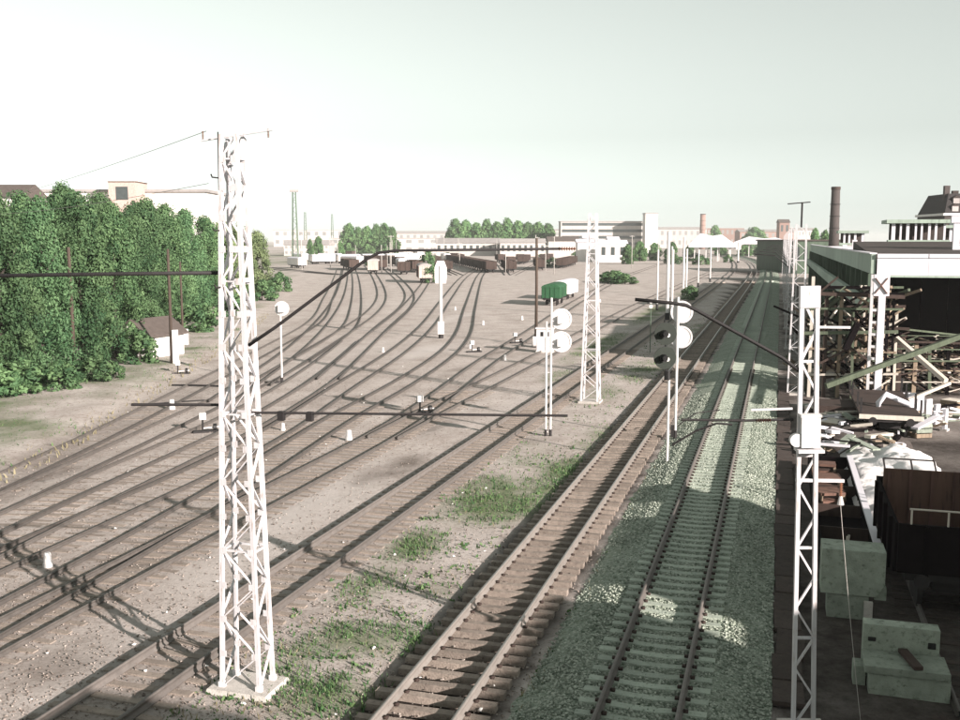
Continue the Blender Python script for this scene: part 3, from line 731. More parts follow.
# marker lights, small signals on thin posts
def small_signal(label, loc, h, head=.18):
    r = thing('marker_signal', label, 'signal', loc, -R(8))
    obj('post', MB().tube([(0,0,-.05),(0,0,h)], .04, 6), 'steel_green', r)
    for z in (h-.05, h-.5): obj('lamp_head', MB().tube([(0,-.12,z),(0,.12,z)], head, 10), 'white_paint', r)
    obj('lamp_bracket', MB().bar((-.3,0,h-.8),(.3,0,h-.8),.06), 'signal_black', r)
    return r
small_signal('small white two lamp signal just left of the dark disc signal', W(650,352), 4.6)
def disc_post(label, px, h, r_, d=.42, w=.07, m='white_paint'):
    r = thing('disc_signal', label, 'signal', W(*px), -R(5))
    obj('post', MB().tube([(0,0,-.05),(0,0,h)], w, 8), m, r); obj('post_base', MB().tube([(0,0,-.05),(0,0,.4)], w*1.5, 8), 'iron_black', r)
    return r
r = disc_post('white round disc signal on a thin post among the left sidings', (282,383), 5.2, .5)
obj('target_disc', MB().disc((.12,0,5.25),'y',.52,.05,24), 'white_paint', r); obj('lamp_housing', MB().box(-.1,.34,-.25,-.03,5.0,5.5), 'white_steel', r)
obj('cable_pipe', MB().tube([(0,0,.15),(-.5,-.4,.06),(-1.3,.2,.04)], .05, 6), 'iron_black', r)
r = disc_post('white column signal with oblong head on the pale sand beside the S bend', (441,338), 7.4, .5, w=.17)
obj('target_board', MB().prism([(-.55,5.6),(.55,5.6),(.62,6.2),(.62,7.2),(.35,7.9),(-.35,7.9),(-.62,7.2),(-.62,6.2)],'y',-.06,.06), 'white_paint', r)
obj('equipment_box', MB().box(-.3,.3,-.3,.3,.4,1.7), 'white_paint', r)
# white relay cabinet and a dark pole in front of the green wagon
r = thing('relay_cabinet', 'white relay cabinet with dark vents behind the double disc signal', 'cabinet', W(545,352), -R(8))
obj('cabinet_body', MB().box(-.75,.75,-.4,.4,.1,2.1), 'white_paint', r); obj('plinth', MB().box(-.8,.8,-.45,.45,-.1,.1), 'concrete', r)
obj('cabinet_roof', MB().box(-.85,.85,-.5,.5,2.1,2.2), 'white_steel', r)
for x in (-.25, .25): obj('vent', MB().box(x-.13,x+.13,-.43,-.39,1.45,1.85), 'signal_black', r)
for x in (-.37, .37): obj('cabinet_door', MB().box(x-.34,x+.34,-.425,-.395,.2,1.35), 'white_steel', r)
r = thing('cable_drum', 'low white drum shaped box left of the relay cabinet', 'equipment box', W(537,347), 0)
obj('drum_body', MB().tube([(-.4,0,.5),(.4,0,.5)], .5, 14), 'white_paint', r, smooth=False); obj('stand', MB().box(-.45,.45,-.3,.3,-.05,.2), 'iron_black', r)
def wood_pole(label, loc, h, r0=.13, cross=False, group=None, m='pole_wood', stub=None):
    r = thing('wooden_pole', label, 'pole', loc, -R(8), group)
    obj('shaft', MB().tube([(0,0,-.1),(.02,0,h*.5),(0,0,h)], r0, 8, r0*.7), m, r, smooth=True)
    if stub: obj('stub_post', MB().box(*stub), 'white_paint', r)
    if cross:
        ca = obj('crossarm', MB().bar((-.9,-.12,h-.4),(.9,-.12,h-.4),.1), m, r)
        for x in (-.8,-.3,.3,.8): obj('insulator', MB().tube([(x,-.12,h-.35),(x,-.12,h-.15)], .05, 6), 'litter', ca)
    return r
wood_pole('thin dark pole standing in front of the relay cabinet', W(536,344), 10.2, .16, cross=False)
wood_pole('dark leaning pole on a pale stub post beside the white hut', W(172,366), 9.3, .15, stub=(.18,.52,-.2,.2,-.1,2.9))
wood_pole('dark pole on a concrete stub post in front of the tree row', W(75,383), 9.5, .16, stub=(-.45,.40,-.40,-.17,-.1,1.35))
wood_pole('dark pole on the verge beyond the white hut', W(183,347), 8, .13, stub=(.1,.5,-.2,.2,-.1,1.7))
pt = W(-70,372); wood_pole('tall pole hidden among the trees carrying the mast wires', pt, 12.5, .16, cross=True)
top1 = base1 + Vector((-.6*CA, .6*SA, 12.3))
cable('overhead_wire', top1, pt + Vector((0,0,12.3)), .5, .007, 'concrete', 'thin overhead wires running from the tall mast towards the trees', 'wire', 'wires from the tall mast to the trees')
cable('overhead_wire', top1 + Vector((0,0,-1.1)), pt + Vector((.8,0,12.25)), .5, .007, 'concrete', 'thin overhead wires running from the tall mast towards the trees', 'wire', 'wires from the tall mast to the trees')
# distant white posts of the station throat
g = 'white posts between the distant tracks'
for (px, py, h, w_, hd) in ((657,310,8.6,.13,0),(667,320,11,.2,1),(671,303,9,.13,0),(683,295,10.5,.2,1),(698,287,8,.14,0),(710,282,8.5,.16,0),(738,263,9,.35,2)):
    r = thing('signal_post', 'distant slender white post standing among the main line tracks', 'post', W(px,py), -R(10), g)
    obj('post', MB().tube([(0,0,-.1),(0,0,h)], w_, 8), 'white_paint', r); obj('post_base', MB().tube([(0,0,-.1),(0,0,.9)], w_*1.5, 8), 'signal_black', r)
    if hd == 1:
        obj('post', MB().tube([(.55,0,-.1),(.55,0,h*.8)], w_*.8, 8), 'white_paint', r)
    if hd == 2: obj('head_board', MB().box(-1.1,1.1,-.15,.15,h-3.2,h), 'white_paint', r)
# small white markers on the ground
g = 'small white marker posts between the tracks'
mk = MB().tube([(0,0,-.05),(0,0,.08)], .12, 10).tube([(0,0,.08),(0,0,.30),(0,0,.34)], .10, 10, .07).mesh('marker_post'); mk.materials.append(MATS['white_paint'])
for (px,py,sc) in ((48,566,1.25),(172,409,1.7),(283,430,1.1),(349,440,1.5),(383,352,1.2),(505,360,1.3),(522,320,1.5),(483,325,1.5),(470,348,1.3),(455,310,1.4),(560,300,1.5),(600,302,1.4)):
    o = tag(obj('marker_post', mk, None), 'short white marker post standing on the soil between sidings', 'marker post', g); o.location = W(px,py); o.scale = (sc,)*3
def switch_lantern(label, px, sc=1.0):
    r = thing('switch_stand', label, 'switch stand', W(*px), R(20), 'switch stands beside the points')
    obj('base_plate', MB().box(-.5,.9,-.2,.2,-.02,.08), 'iron_black', r); obj('stem', MB().tube([(0,0,.05),(0,0,.7)], .05, 6), 'iron_black', r)
    obj('lantern', MB().box(-.17,.17,-.17,.17,.68,1.02), 'white_paint', r); obj('weight', MB().disc((.62,0,.22),'x',.2,.18,12), 'signal_black', r)
    obj('lever', MB().bar((0,0,.2),(.85,0,.24),.06), 'white_paint', r); r.scale = (sc,)*3
for p in ((203,432),(178,374),(420,413),(515,343),(472,352)): switch_lantern('low switch stand with a white lantern and black lever weight', p)
for i, p in enumerate(((150,398,40),)): pass
# cable trough / pipes lying across the tracks on the left
cable('ground_cable', W(150,404,.04), W(205,400,.04), -.02, .035, 'iron_black', 'black pipe lying across the left sidings near the hut', 'pipe')
cable('ground_cable', W(172,385,.06), W(222,386,.06), -.02, .06, 'iron_black', 'short black pipe lying beside the pole stub', 'pipe')
# ---------------------------------------------------------------- hut on the verge
r = thing('hut', 'small white hut with brown gable roof in front of the trees', 'hut', W(152,358), -R(24))
obj('wall', MB().prism([(-1.6,0),(1.6,0),(1.6,2.2),(0,3.3),(-1.6,2.2)],'y',-2.2,2.2), 'plaster', r)
for s in (-1,1): obj('roof', MB().add([(s*1.95,-2.5,1.98),(0,-2.5,3.36),(0,2.5,3.36),(s*1.95,2.5,1.98),(s*1.95,-2.5,2.1),(0,-2.5,3.48),(0,2.5,3.48),(s*1.95,2.5,2.1)],[(0,1,2,3),(4,7,6,5),(0,4,5,1),(1,5,6,2),(2,6,7,3),(3,7,4,0)]), 'roof_brown', r)
d = obj('door', MB().box(-1.3,-.45,-2.26,-2.2,.05,1.95), 'dark_brown', r); obj('handle', MB().box(-.62,-.55,-2.32,-2.26,.95,1.1), 'iron_black', d)
w_ = obj('window', MB().box(.3,1.1,-2.24,-2.2,1.0,1.7), 'glass_dark', r); obj('frame', MB().box(.24,1.16,-2.28,-2.24,.92,1.0).box(.24,1.16,-2.28,-2.24,1.7,1.78).box(.66,.74,-2.28,-2.24,1.0,1.7), 'white_paint', w_)
# ---------------------------------------------------------------- trees
def leaf_mesh(name, seed, h, r, zb, nclump, per, ls, m, shape=1.0):
    g_ = np.random.default_rng(seed)
    z = g_.random(nclump)**.85; zz = zb + (h-zb)*z
    pr = np.sin(np.clip(z*.93+.07,0,1)**(.62*shape)*math.pi)**.6
    a = g_.uniform(0,6.28,nclump); rad = r*pr*np.sqrt(g_.uniform(.15,1,nclump))*.85
    cx, cy = rad*np.cos(a), rad*np.sin(a); cr = r*g_.uniform(.15,.33,nclump)
    n = nclump*per; ci = np.repeat(np.arange(nclump), per)
    d = g_.normal(size=(n,3)); d /= np.linalg.norm(d,axis=1)[:,None]
    rr = cr[ci]*g_.uniform(.45,1.05,n)**.6
    P = np.c_[cx[ci],cy[ci],zz[ci]] + d*rr[:,None]*np.array([1,1,1.15])
    P[:,2] = np.maximum(P[:,2], .15)
    nv = d + g_.normal(0,.45,(n,3)); nv /= np.linalg.norm(nv,axis=1)[:,None]
    ref = g_.normal(size=(n,3)); u = np.cross(nv,ref); u /= np.linalg.norm(u,axis=1)[:,None]; v = np.cross(nv,u)
    s = ls*g_.uniform(.6,1.3,n)[:,None]
    V = np.stack([P-u*s, P+v*s*.55, P+u*s, P-v*s*.55],1).reshape(-1,3)
    me = fast_mesh(bpy.data.meshes.new(name), V, np.arange(n*4).reshape(-1,4))
    var = np.clip(np.repeat(g_.random(nclump),per)*.7 + g_.random(n)*.3,0,1)
    me.attributes.new('var','FLOAT','POINT').data.foreach_set('value', np.repeat(var,4).astype(np.float32))
    me.materials.append(MATS[m]); return me
def trunk_mesh(seed, h, r0):
    g_ = random.Random(seed); mb = MB()
    mb.tube([(0,0,-.3),(g_.uniform(-.1,.1),g_.uniform(-.1,.1),h*.35),(g_.uniform(-.3,.3),g_.uniform(-.3,.3),h*.7),(0,0,h*.92)], r0, 8, r0*.2)
    for i in range(7):
        a = g_.uniform(0,6.28); z = h*(.2+.08*i); L_ = h*.13
        mb.tube([(0,0,z),(math.cos(a)*L_*.5,math.sin(a)*L_*.5,z+L_*.5),(math.cos(a)*L_,math.sin(a)*L_,z+L_*1.2)], r0*.4, 5, r0*.08)
    me = mb.mesh('trunk'); me.materials.append(MATS['bark']); return me
PROTO = [(leaf_mesh('crown', i, 13, 3.6, .5, 150, 220, .13, 'leaf_mid' if i == 2 else 'leaf_green', s), trunk_mesh(i, 13, .28)) for i, s in enumerate((1.0,1.15,.9,1.05))]
PALE = (leaf_mesh('crown', 21, 13, 3.6, .3, 120, 110, .2, 'leaf_pale', 1.1), trunk_mesh(9, 13, .25))
def tree(name, label, loc, h, rx, proto, group, rz=None):
    r = thing(name, label, 'tree', loc, random.uniform(0,6.28) if rz is None else rz, group)
    obj('crown', proto[0], None, r); obj('trunk', proto[1], None, r); r.scale = (rx/3.6, rx/3.6, h/13.); return r
def tree_px(px, base, top, rpx, i, label, group, back=0, proto=None):
    b_ = W(px, base); b_ = b_ + Vector((b_.x, b_.y, 0)).normalized()*back
    dep = b_.y; h = 10 + (240-top-4)/F*dep
    return tree('broadleaf_tree', label, (b_.x, b_.y, -.05), h, rpx/F*dep, proto or PROTO[i % 4], group)
g = 'dense tree row along the left verge'
for i, (px, base, top, rp) in enumerate(((-52,400,205,48),(4,393,197,42),(45,385,203,39),(84,374,196,40),(117,362,209,33),(140,350,220,28))):
    tree_px(px, base, top, rp, i, ('wide bushy tree at the open end of the dense row','bushy tree between the open end of the row and the dark pole','bushy tree right behind the dark pole on a concrete stub','pointed front row tree on the hut side of the dark pole','narrow front row tree midway between dark pole and white hut','small narrow tree touching the white hut')[i], g)
for i, (px, base, top, rp) in enumerate(((-20,368,190,38),(28,362,194,36),(70,354,190,34),(106,346,197,34),(138,336,205,32))):
    tree_px(px, base, top, rp, i+2, ('back row tree at the end of the row below the brown roofed house','back row tree between the brown roofed house and the brick tower','tallest back row tree next to the brick tower','back row tree standing in front of the brick tower','back row tree on the hut side of the brick tower')[i], 'trees at the back of the left row', 4)
g = 'trees behind the white hut'
for i, (px, base, top, rp) in enumerate(((168,330,207,30),(187,322,211,27),(207,314,216,25),(150,338,203,32))):
    tree_px(px, base, top, rp, i+1, ('tree right behind the ridge of the white hut','tree behind the leaning pole beside the hut','tree behind the tall lattice mast beyond the hut','tree joining the hut group to the dense row')[i], g)
g = 'pale green trees beyond the tall mast'
for i, (px, base, top, rp) in enumerate(((226,308,222,22),(243,300,226,20),(258,292,230,17),(236,296,224,20))):
    tree_px(px, base, top, rp, i, 'pale yellowish green tree at the end of the row', g, proto=PALE)
# shrubs at the feet of the trees
SHR = (leaf_mesh('foliage', 31, 2.0, 1.3, .05, 30, 70, .13, 'leaf_green', 1.0), MB().tube([(0,0,-.1),(0,0,1.2)], .05, 5, .02).mesh('stem')); SHR[1].materials.append(MATS['bark'])
def shrub(px, py, h, rx, label, group=None, mesh=None):
    r = thing('shrub', label, 'shrub', W(px,py), random.uniform(0,6), group); obj('foliage', mesh or SHR[0], None, r); obj('stem', SHR[1], None, r); r.scale = (rx/1.3, rx/1.3, h/2.); return r
for (px,py,h,rx) in ((115,382,1.3,.9),(20,396,2.2,1.9),(60,392,1.9,1.6),(95,384,1.9,1.6),(140,366,2.6,1.8),(-5,402,2.2,2),(200,333,3.0,2.6),(232,318,2.8,2.4),(262,302,3.2,2.8),(280,292,3.4,2.6),(270,297,2.5,2.4)):
    shrub(px,py,h,rx,'low green shrub at the foot of the tree row','shrubs along the verge')
for (px,py,h,rx) in ((432,283,4.4,2.6),(428,272,6.2,3.0),(690,300,2.2,1.8)):
    shrub(px,py,h,rx,'bright green bush growing by the sidings near the wagon','bushes among the sidings')
for (px,py,h,rx) in ((615,283,2.6,4.2),(625,284,2.0,3.6),(607,282,2.2,3.0)):
    shrub(px,py,h,rx,'dark low bush on the strip beside the main line','bushes on the strip by the main line')
# ---------------------------------------------------------------- cable trough beside the ballast track
r0 = thing('cable_trough', 'dark cable trough with a row of timber lids along the stone ballast track', 'cable trough', TS(.52, 14))
tms = []
for i in range(4):
    L_ = .95 + .22*i; me = MB().add([(-.34,0,0),(.34,0,0),(.34,L_,0),(-.34,L_,0),(-.33,.02,.10),(.335,.015,.105),(.33,L_-.02,.10),(-.335,L_-.01,.105)],[(0,3,2,1),(4,5,6,7),(0,1,5,4),(1,2,6,5),(2,3,7,6),(3,0,4,7)]).mesh('lid'); me.materials.append(MATS['fence_wood']); tms.append((L_, me))
y = 0
while y < 60:
    L_, me = random.choice(tms)
    if not (5.6 < y + L_/2 < 7.2):
        o = obj('lid', me, None, r0); o.location = (random.uniform(-.04,.04), y, .02+random.uniform(0,.03)); o.rotation_euler = (random.uniform(-.015,.015), random.uniform(-.03,.03), random.uniform(-.03,.03))
    y += L_ + .035
# ---------------------------------------------------------------- wagons
WB = MB().disc((0,0,0),'x',.46,.13,18).disc((.05,0,0),'x',.20,.2,10).mesh('wheel'); WB.materials.append(MATS['iron_black'])
def running_gear(r, L_, w=1.25, axles=None):
    obj('underframe', MB().box(-w,w,-L_/2,L_/2,.95,1.15).box(-.5,.5,-L_/2+.3,L_/2-.3,.6,.95), 'iron_black', r)
    for y in (axles or (-L_*.36,-L_*.22,L_*.22,L_*.36)):
        for x in (-.8,.8):
            o = obj('wheel', WB, None, r); o.location = (x,y,.46)
    for y in (-L_/2, L_/2):
        for x in (-.87,.87): obj('buffer', MB().tube([(x,y,1.05),(x,y+math.copysign(.35,y),1.05)], .09, 8).disc((x,y+math.copysign(.38,y),1.05),'y',.2,.06,12), 'iron_black', r)
def gondola(label, loc, rz, L_=12., w=1.6, h=3.4, side='wagon_red', end=None, group=None, ribs=6, z=1.15, name='open_wagon', inner=None):
    r = thing(name, label, 'wagon', loc, rz, group); running_gear(r, L_)
    obj('floor', MB().box(-w+.02,w-.02,-L_/2+.02,L_/2-.02,z,z+.08), 'iron_black', r)
    for s in (-1,1):
        obj('side', MB().box(*( (s*w-.04 if s<0 else s*w-.04), (s*w+.04)), -L_/2, L_/2, z+.01, h), side, r)
        for i in range(ribs):
            y = -L_/2 + L_*(i+.5)/ribs; obj('rib', MB().box(min(s*w+s*.04,s*w+s*.14), max(s*w+s*.04,s*w+s*.14), y-.06,y+.06,z-.1,h), side, r)
    for s in (-1,1):
        obj('end_wall', MB().box(-w+.05,w-.05,s*L_/2-.05,s*L_/2+.05,z+.01,h-.01), end or side, r)
        for x in (-w*.5, w*.5): obj('end_rib', MB().box(x-.06,x+.06,*sorted((s*L_/2+s*.05,s*L_/2+s*.14)),z-.1,h-.05), end or side, r)
    return r
def boxcar(label, loc, rz, L_=10., w=1.4, h=2.9, side='wagon_red', end=None, roof='roof_grey', group=None, ribs=6):
    r = thing('covered_wagon', label, 'wagon', loc, rz, group); running_gear(r, L_)
    e = obj('body', MB().box(-w,w,-L_/2,L_/2,1.15,h), side, r)
    arc = [(-w-.08,h)] + [(w*1.05*math.sin(a), h + .62*math.cos(a)) for a in np.linspace(-1.35,1.35,11)] + [(w+.08,h)]
    obj('roof', MB().prism(arc[::-1],'y',-L_/2-.1,L_/2+.1), roof, r)
    for s in (-1,1):
        d = obj('door', MB().box(*sorted((s*w,s*(w+.07))),-1.0,1.0,1.2,h-.1), side, r)
        for i in range(ribs):
            y = -L_/2+.2+(L_-.4)*i/(ribs-1)
            if abs(y) > 1.1: obj('rib', MB().box(*sorted((s*w,s*(w+.05))),y-.05,y+.05,1.15,h), side, r)
        obj('end_panel', MB().box(-w+.03,w-.03,*sorted((s*L_/2,s*(L_/2+.05))),1.2,h+.25), end or side, r)
        for x in (-.7,0,.7): obj('end_rib', MB().box(x-.05,x+.05,*sorted((s*(L_/2+.05),s*(L_/2+.12))),1.2,h+.3), end or side, r)
    return r
boxcar('plain dark green covered wagon standing alone beyond the relay cabinet', W(548,306)+Vector((1.3,4.5,0)), -R(12), 9, 1.36, 2.75, 'wagon_green','wagon_green','wagon_green')
boxcar('covered wagon with pale planked end beside the green bush', W(426,283)+Vector((-.6,5,0)), R(6), 12, 1.65, 3.9, 'wagon_red','wagon_pale')
boxcar('lone brown covered wagon with pale end on the kinked siding', W(374,274)+Vector((-.6,5,0)), R(4), 12, 1.6, 3.8, 'dark_brown','wagon_pale')
gw = None; g = 'dark open wagons coupled in a long row'
lab = 'dark open freight wagon coupled in the long row on the far sidings'
p0 = W(491,273); rz = R(6.5); stepv = Vector((-math.sin(rz), math.cos(rz), 0))*14.2
for i in range(13):
    q = p0 + stepv*i + Vector((-.6,6,0))
    if i == 0: gw = gondola(lab, q, rz, 12.8, 1.62, 3.55, 'dark_brown','dark_brown',g)
    else: dup(gw, q)
g2 = 'freight wagons standing on the sidings behind the green wagon'
p0 = W(540,270); rz2 = -R(2)
for i in range(3): dup(gw, p0 + Vector((-math.sin(rz2)*14*i, math.cos(rz2)*14*i, 0)), rz2, 'dark open wagon standing on the siding behind the green wagon', g2)
p0 = W(562,268)
for i in range(4): dup(gw, p0 + Vector((2.5*i, 14*i, 0)), -R(10), 'dark open wagon in front of the white houses', 'dark wagons in front of the white houses')
g3 = 'pale covered wagons on the farthest left sidings'
pw = None
for i in range(5):
    q = W(322,264) + Vector((9.5*i, 9.0*i, 0))
    if i == 0: pw = boxcar('pale covered wagon in the row on the farthest left sidings', q, -R(46), 11.5, 1.6, 3.4, 'plaster','plaster','fascia_white',g3)
    else: dup(pw, q)
for (px,py,a) in ((398,262,20),(408,264,-8),(297,268,30),(405,256,-20),(388,258,10)): dup(pw, W(px,py), R(a), 'pale covered wagon standing apart near the bush', 'pale wagons near the bush')
for (px,py,a) in ((352,266,40),(418,258,15),(446,262,8),(330,262,60),(300,262,35),(402,270,10)): dup(pw, W(px,py), R(a), 'pale covered wagon standing apart near the bush', 'pale wagons near the bush')
for (px,py,a) in ((362,262,50),(396,266,20),(510,266,4),(520,262,-4),(500,262,6)): dup(gw, W(px,py), R(a), 'dark open wagon standing on the siding behind the green wagon', g2)
g5 = 'dark open wagons clustered on the far left sidings'
for (px,py,a,n) in ((352,270,14,2),(368,264,20,3),(392,262,8,3),(404,274,2,1),(436,266,5,3),(460,262,5,4),(510,272,2,2),(522,264,-6,3),(545,262,-10,2),(380,270,12,2),(416,272,8,2),(446,272,6,2)):
    for i in range(n): dup(gw, W(px,py) + Vector((-math.sin(R(a))*14.2*i, math.cos(R(a))*14.2*i, 0)), R(a), 'dark open wagon in a short cut standing on the crowded far sidings', g5)
for k_, (x_, a) in enumerate(((300,30),(312,26),(440,7),(452,6),(505,0),(520,-6))):
    C = [W(x_ + (270-268)*0, 272).xy]; d_ = Vector((-math.sin(R(a)), math.cos(R(a)))); C1 = np.array([C[0] + d_*t for t in np.arange(-30, 160, 4.0)])
    rt = thing('railway_track', ('far siding beside the pale wagons','far siding beyond the pale wagons','far siding left of the dark wagon row','far siding right behind the dark wagon row','far siding behind the green wagon','far siding under the dark wagons')[k_], 'railway track', rz=0)
    for off in (-.8,.8): obj('rail', rail_mesh(C1, off, .02, .8, 1.2), 'rail_yard', rt)
dup(pw, W(563,300)+Vector((1,5,0)), -R(14), 'pale covered wagon standing right behind the dark green wagon', 'pale wagons near the bush', (.82,.82,.82))
gp = 'thin grey poles among the far sidings'
for i in range(34):
    px = random.uniform(285,690); py = random.uniform(254,276)
    wood_pole('thin grey pole standing among the far sidings', W(px,py), random.uniform(8,12), .13, cross=i % 3 == 0, group=gp, m='concrete')
for i in range(26):
    px = random.uniform(285,760); py = random.uniform(252,268); shrub(px,py,random.uniform(1.2,4),random.uniform(2,6),'low scrub growing among the far sidings','scrub among the far sidings')
dup(gw, W(385,264)+Vector((-3,8,0)), R(70), 'dark open wagon behind the lone brown wagon', g2)
dup(gw, W(345,257), R(60), 'dark open wagon among the pale covered wagons', g2)
# wagons on the works sidings
r = gondola('black open wagon with a handrail and rusty inner wall beside the concrete blocks', TS(4.75, 30.9), -A, 5.6, 1.5, 2.5, 'tar_black','tar_black', None, 4)
obj('headboard', MB().box(-1.42,1.42,1.9,1.98,1.2,2.95), 'rust_brown', r)
for i in range(5): obj('headboard_post', MB().box(-1.3+.62*i,-1.22+.62*i,1.84,1.9,1.2,2.97), 'wagon_red', r)
hr = obj('handrail', MB().tube([(-1.2,-2.8,2.9),(1.45,-2.8,2.9)], .028, 6), 'timber_pale', r)
for x in (-1.15,-.25,.65,1.4): obj('handrail_post', MB().tube([(x,-2.8,2.45),(x,-2.8,2.9)], .026, 6), 'timber_pale', hr)
tarp = MB(); nx_, ny_ = 36, 90; vs = []; fs = []
for j in range(ny_+1):
    for i in range(nx_+1):
        x = -2.0 + 4.0*i/nx_; y = -6.0 + 11.5*j/ny_
        k = max(0, 1-(abs(x)/2.0)**4)*max(0, 1-abs(y/6.2)**6); z = .95 + .75*k*(.75+.7*mnoise.noise(Vector((x*.5,y*.35,3)))) + .16*abs(mnoise.noise(Vector((x*2.1,y*1.7,1)))) + .22*abs(mnoise.noise(Vector((x*.9+y*.6,y*.9-x*.4,7))))
        vs.append((x, y, z))
for j in range(ny_):
    for i in range(nx_): a = j*(nx_+1)+i; fs.append((a,a+1,a+nx_+2,a+nx_+1))
tag(obj('tarpaulin_load', tarp.add(vs, fs), 'tarp', None, smooth=True), 'crumpled pale tarpaulin heaped over goods behind the handrail wagon', 'tarpaulin').matrix_world = Matrix.Translation(TS(5.0,43.5,-.95)) @ Matrix.Rotation(-A,4,'Z')
r = thing('stanchion_frame', 'thin black frame of stakes leaning over the tarpaulin load', 'frame', TS(5.2, 37.2, -.75))
for (x0,x1) in ((-1.2,-1.45),(-.3,-.55),(.5,.2)): obj('stake', MB().bar((x0,-.2,1.7),(x1,.1,3.1),.06), 'iron_black', r)
obj('cross_rail', MB().bar((-1.45,.1,3.1),(.2,.1,3.1),.05), 'iron_black', r); obj('cross_rail', MB().bar((-1.6,-.25,1.78),(1.3,-.25,1.78),.06), 'wagon_red', r)
r = thing('steel_bin', 'long low black bin with one white edged side next to the cable trough', 'bin', TS(2.35, 38.5))
obj('floor', MB().box(-.78,.78,-7,7,-.05,.06), 'tar_black', r)
for x in (-.82,.82): obj('side', MB().box(x-.04,x+.04,-7,7,-.05,.62), 'tar_black', r)
for y in (-7,7): obj('end_wall', MB().box(-.78,.78,y-.04,y+.04,-.05,.6), 'tar_black', r)
obj('side_capping', MB().box(.74,.96,-6.6,6.9,.622,.72), 'fascia_white', r)
for y in (-4,-1,2,5): obj('divider', MB().box(-.77,.77,y-.03,y+.03,.061,.5), 'dark_brown', r)
obj('brake_wheel', MB().tube([(-.1,-7.1,.2),(-.1,-7.15,1.1)], .03, 6).bar((-.5,-7.15,.85),(.3,-7.15,.92),.05).bar((-.12,-7.17,.6),(-.05,-7.17,1.15),.06), 'timber_pale', r)
for i in range(5):
    q = r.matrix_basis @ Vector((-.30+.12*(i%2), 5.2-1.25*i, .07 if i % 2 else .3))
    c = thing('crate', 'reddish slatted crate lying in the long black bin', 'crate', q, -A+.1*i, 'crates in the long black bin')
    for z in (0,.3): obj('slat', MB().box(-.45,.5,-.35,.35,z,z+.1), 'rust_brown', c)
    for x in (-.4,.45): obj('batten', MB().box(x-.05,x+.05,-.3,.3,.1,.3), 'timber', c)
r = thing('flat_wagon', 'low dark flat wagon with pale deck edge in front of the hall', 'wagon', TS(5.6, 57.5)); running_gear(r, 9)
obj('deck', MB().box(-1.45,1.45,-4.5,4.5,1.15,1.3), 'dark_brown', r); obj('deck_edge', MB().box(-1.5,1.5,-4.6,-4.502,1.1,1.32), 'timber_pale', r)
for y in (-4.2,-2,2,4.2):
    for x in (-1.4,1.4): obj('stake', MB().box(x-.05,x+.05,y-.05,y+.05,1.3,2.1), 'iron_black', r)
# concrete blocks in the shade
r = thing('concrete_block', 'greenish concrete casing with a narrower foot standing by the black wagon', 'concrete block', W(850,612))
obj('upper_casing', MB().prism([(-.8,.62),(.62,.62),(.80,.95),(.80,1.85),(-.8,1.85)],'y',-.45,.5), 'concrete_pale', r); obj('lower_casing', MB().box(-.62,.42,-.4,.42,-.05,.62), 'concrete_pale', r)
obj('side_lug', MB().box(.56,.86,-.3,.2,.5,.85), 'concrete_pale', r); obj('foot_plate', MB().box(.30,.52,-.52,-.4,-.02,.5), 'concrete', r)
r = thing('concrete_block', 'pile of long greenish concrete blocks with a dark strap on top', 'concrete block', W(902,688))
obj('back_block', MB().box(-.82,.80,.45,.85,-.05,1.25), 'concrete_pale', r)
obj('lower_slab', MB().box(-.75,.92,-.5,.1,-.05,.48), 'concrete_pale', r); obj('upper_slab', MB().box(-.85,.90,-.55,.42,.484,.66), 'concrete_pale', r)
obj('side_block', MB().box(-1.05,-.78,-.1,.35,-.05,.45), 'concrete_pale', r)
obj('strap', MB().bar((.02,.42,.72),(.25,-.55,.72),.2,.1), 'dark_brown', r)
obj('lifting_hole', MB().box(-.72,-.55,.42,.46,.85,.95), 'signal_black', r); obj('lifting_hole', MB().box(.55,.72,.42,.46,.8,.95), 'signal_black', r)
for o in list(scene.objects):
    if o.type == 'MESH' and o.parent and o.parent.name.startswith('concrete_block'):
        bv = o.modifiers.new('worn_edges','BEVEL'); bv.width = .018; bv.segments = 2
# ---------------------------------------------------------------- scrap in front of the hall
def plank(label, p, q, w, d, m, group=None, name='beam', cat='beam'):
    mb = MB().bar(Vector((0,0,0)), Vector(q)-Vector(p), w, d); o = tag(obj(name, mb, m), label, cat, group); o.location = p; return o
plank('long dark green beam leaning across the front of the hall', Wd(826,386,56), Wd(975,331,57), .28, .28, 'timber_green')
plank('pale steel beam slanting down before the dark hall mouth', Wd(894,336,64), Wd(946,381,58), .26, .26, 'timber_pale')
plank('slender pale beam crossing behind the slanting steel beam', Wd(893,370,66), Wd(946,347,66), .2, .2, 'timber_pale')
plank('pale pole lying over the row of white slabs', Wd(882,411,54), Wd(950,383,56), .16, .16, 'timber_pale')
plank('greenish horizontal rail before the hall mouth', Wd(875,326,66), Wd(985,338,66), .12, .12, 'timber_green')
plank('dark thick post leaning inside the trestle', Wd(845,350,60), Wd(858,323,60), .35, .3, 'tar_black')
for i in range(6):
    p = W(902+8.5*i, 414+1.5*i+ (i*i)*.35); o = thing('white_slab', 'upright white slab in the curved row behind the flat wagon', 'slab', p, R(-10+12*i), 'upright white slabs behind the flat wagon')
    obj('slab_face', MB().box(-.22,.22,-.08,.08,0,1.25+.1*math.sin(i)), 'fascia_white', o); obj('slab_foot', MB().box(-.26,.26,-.18,.18,-.05,.09), 'concrete', o)
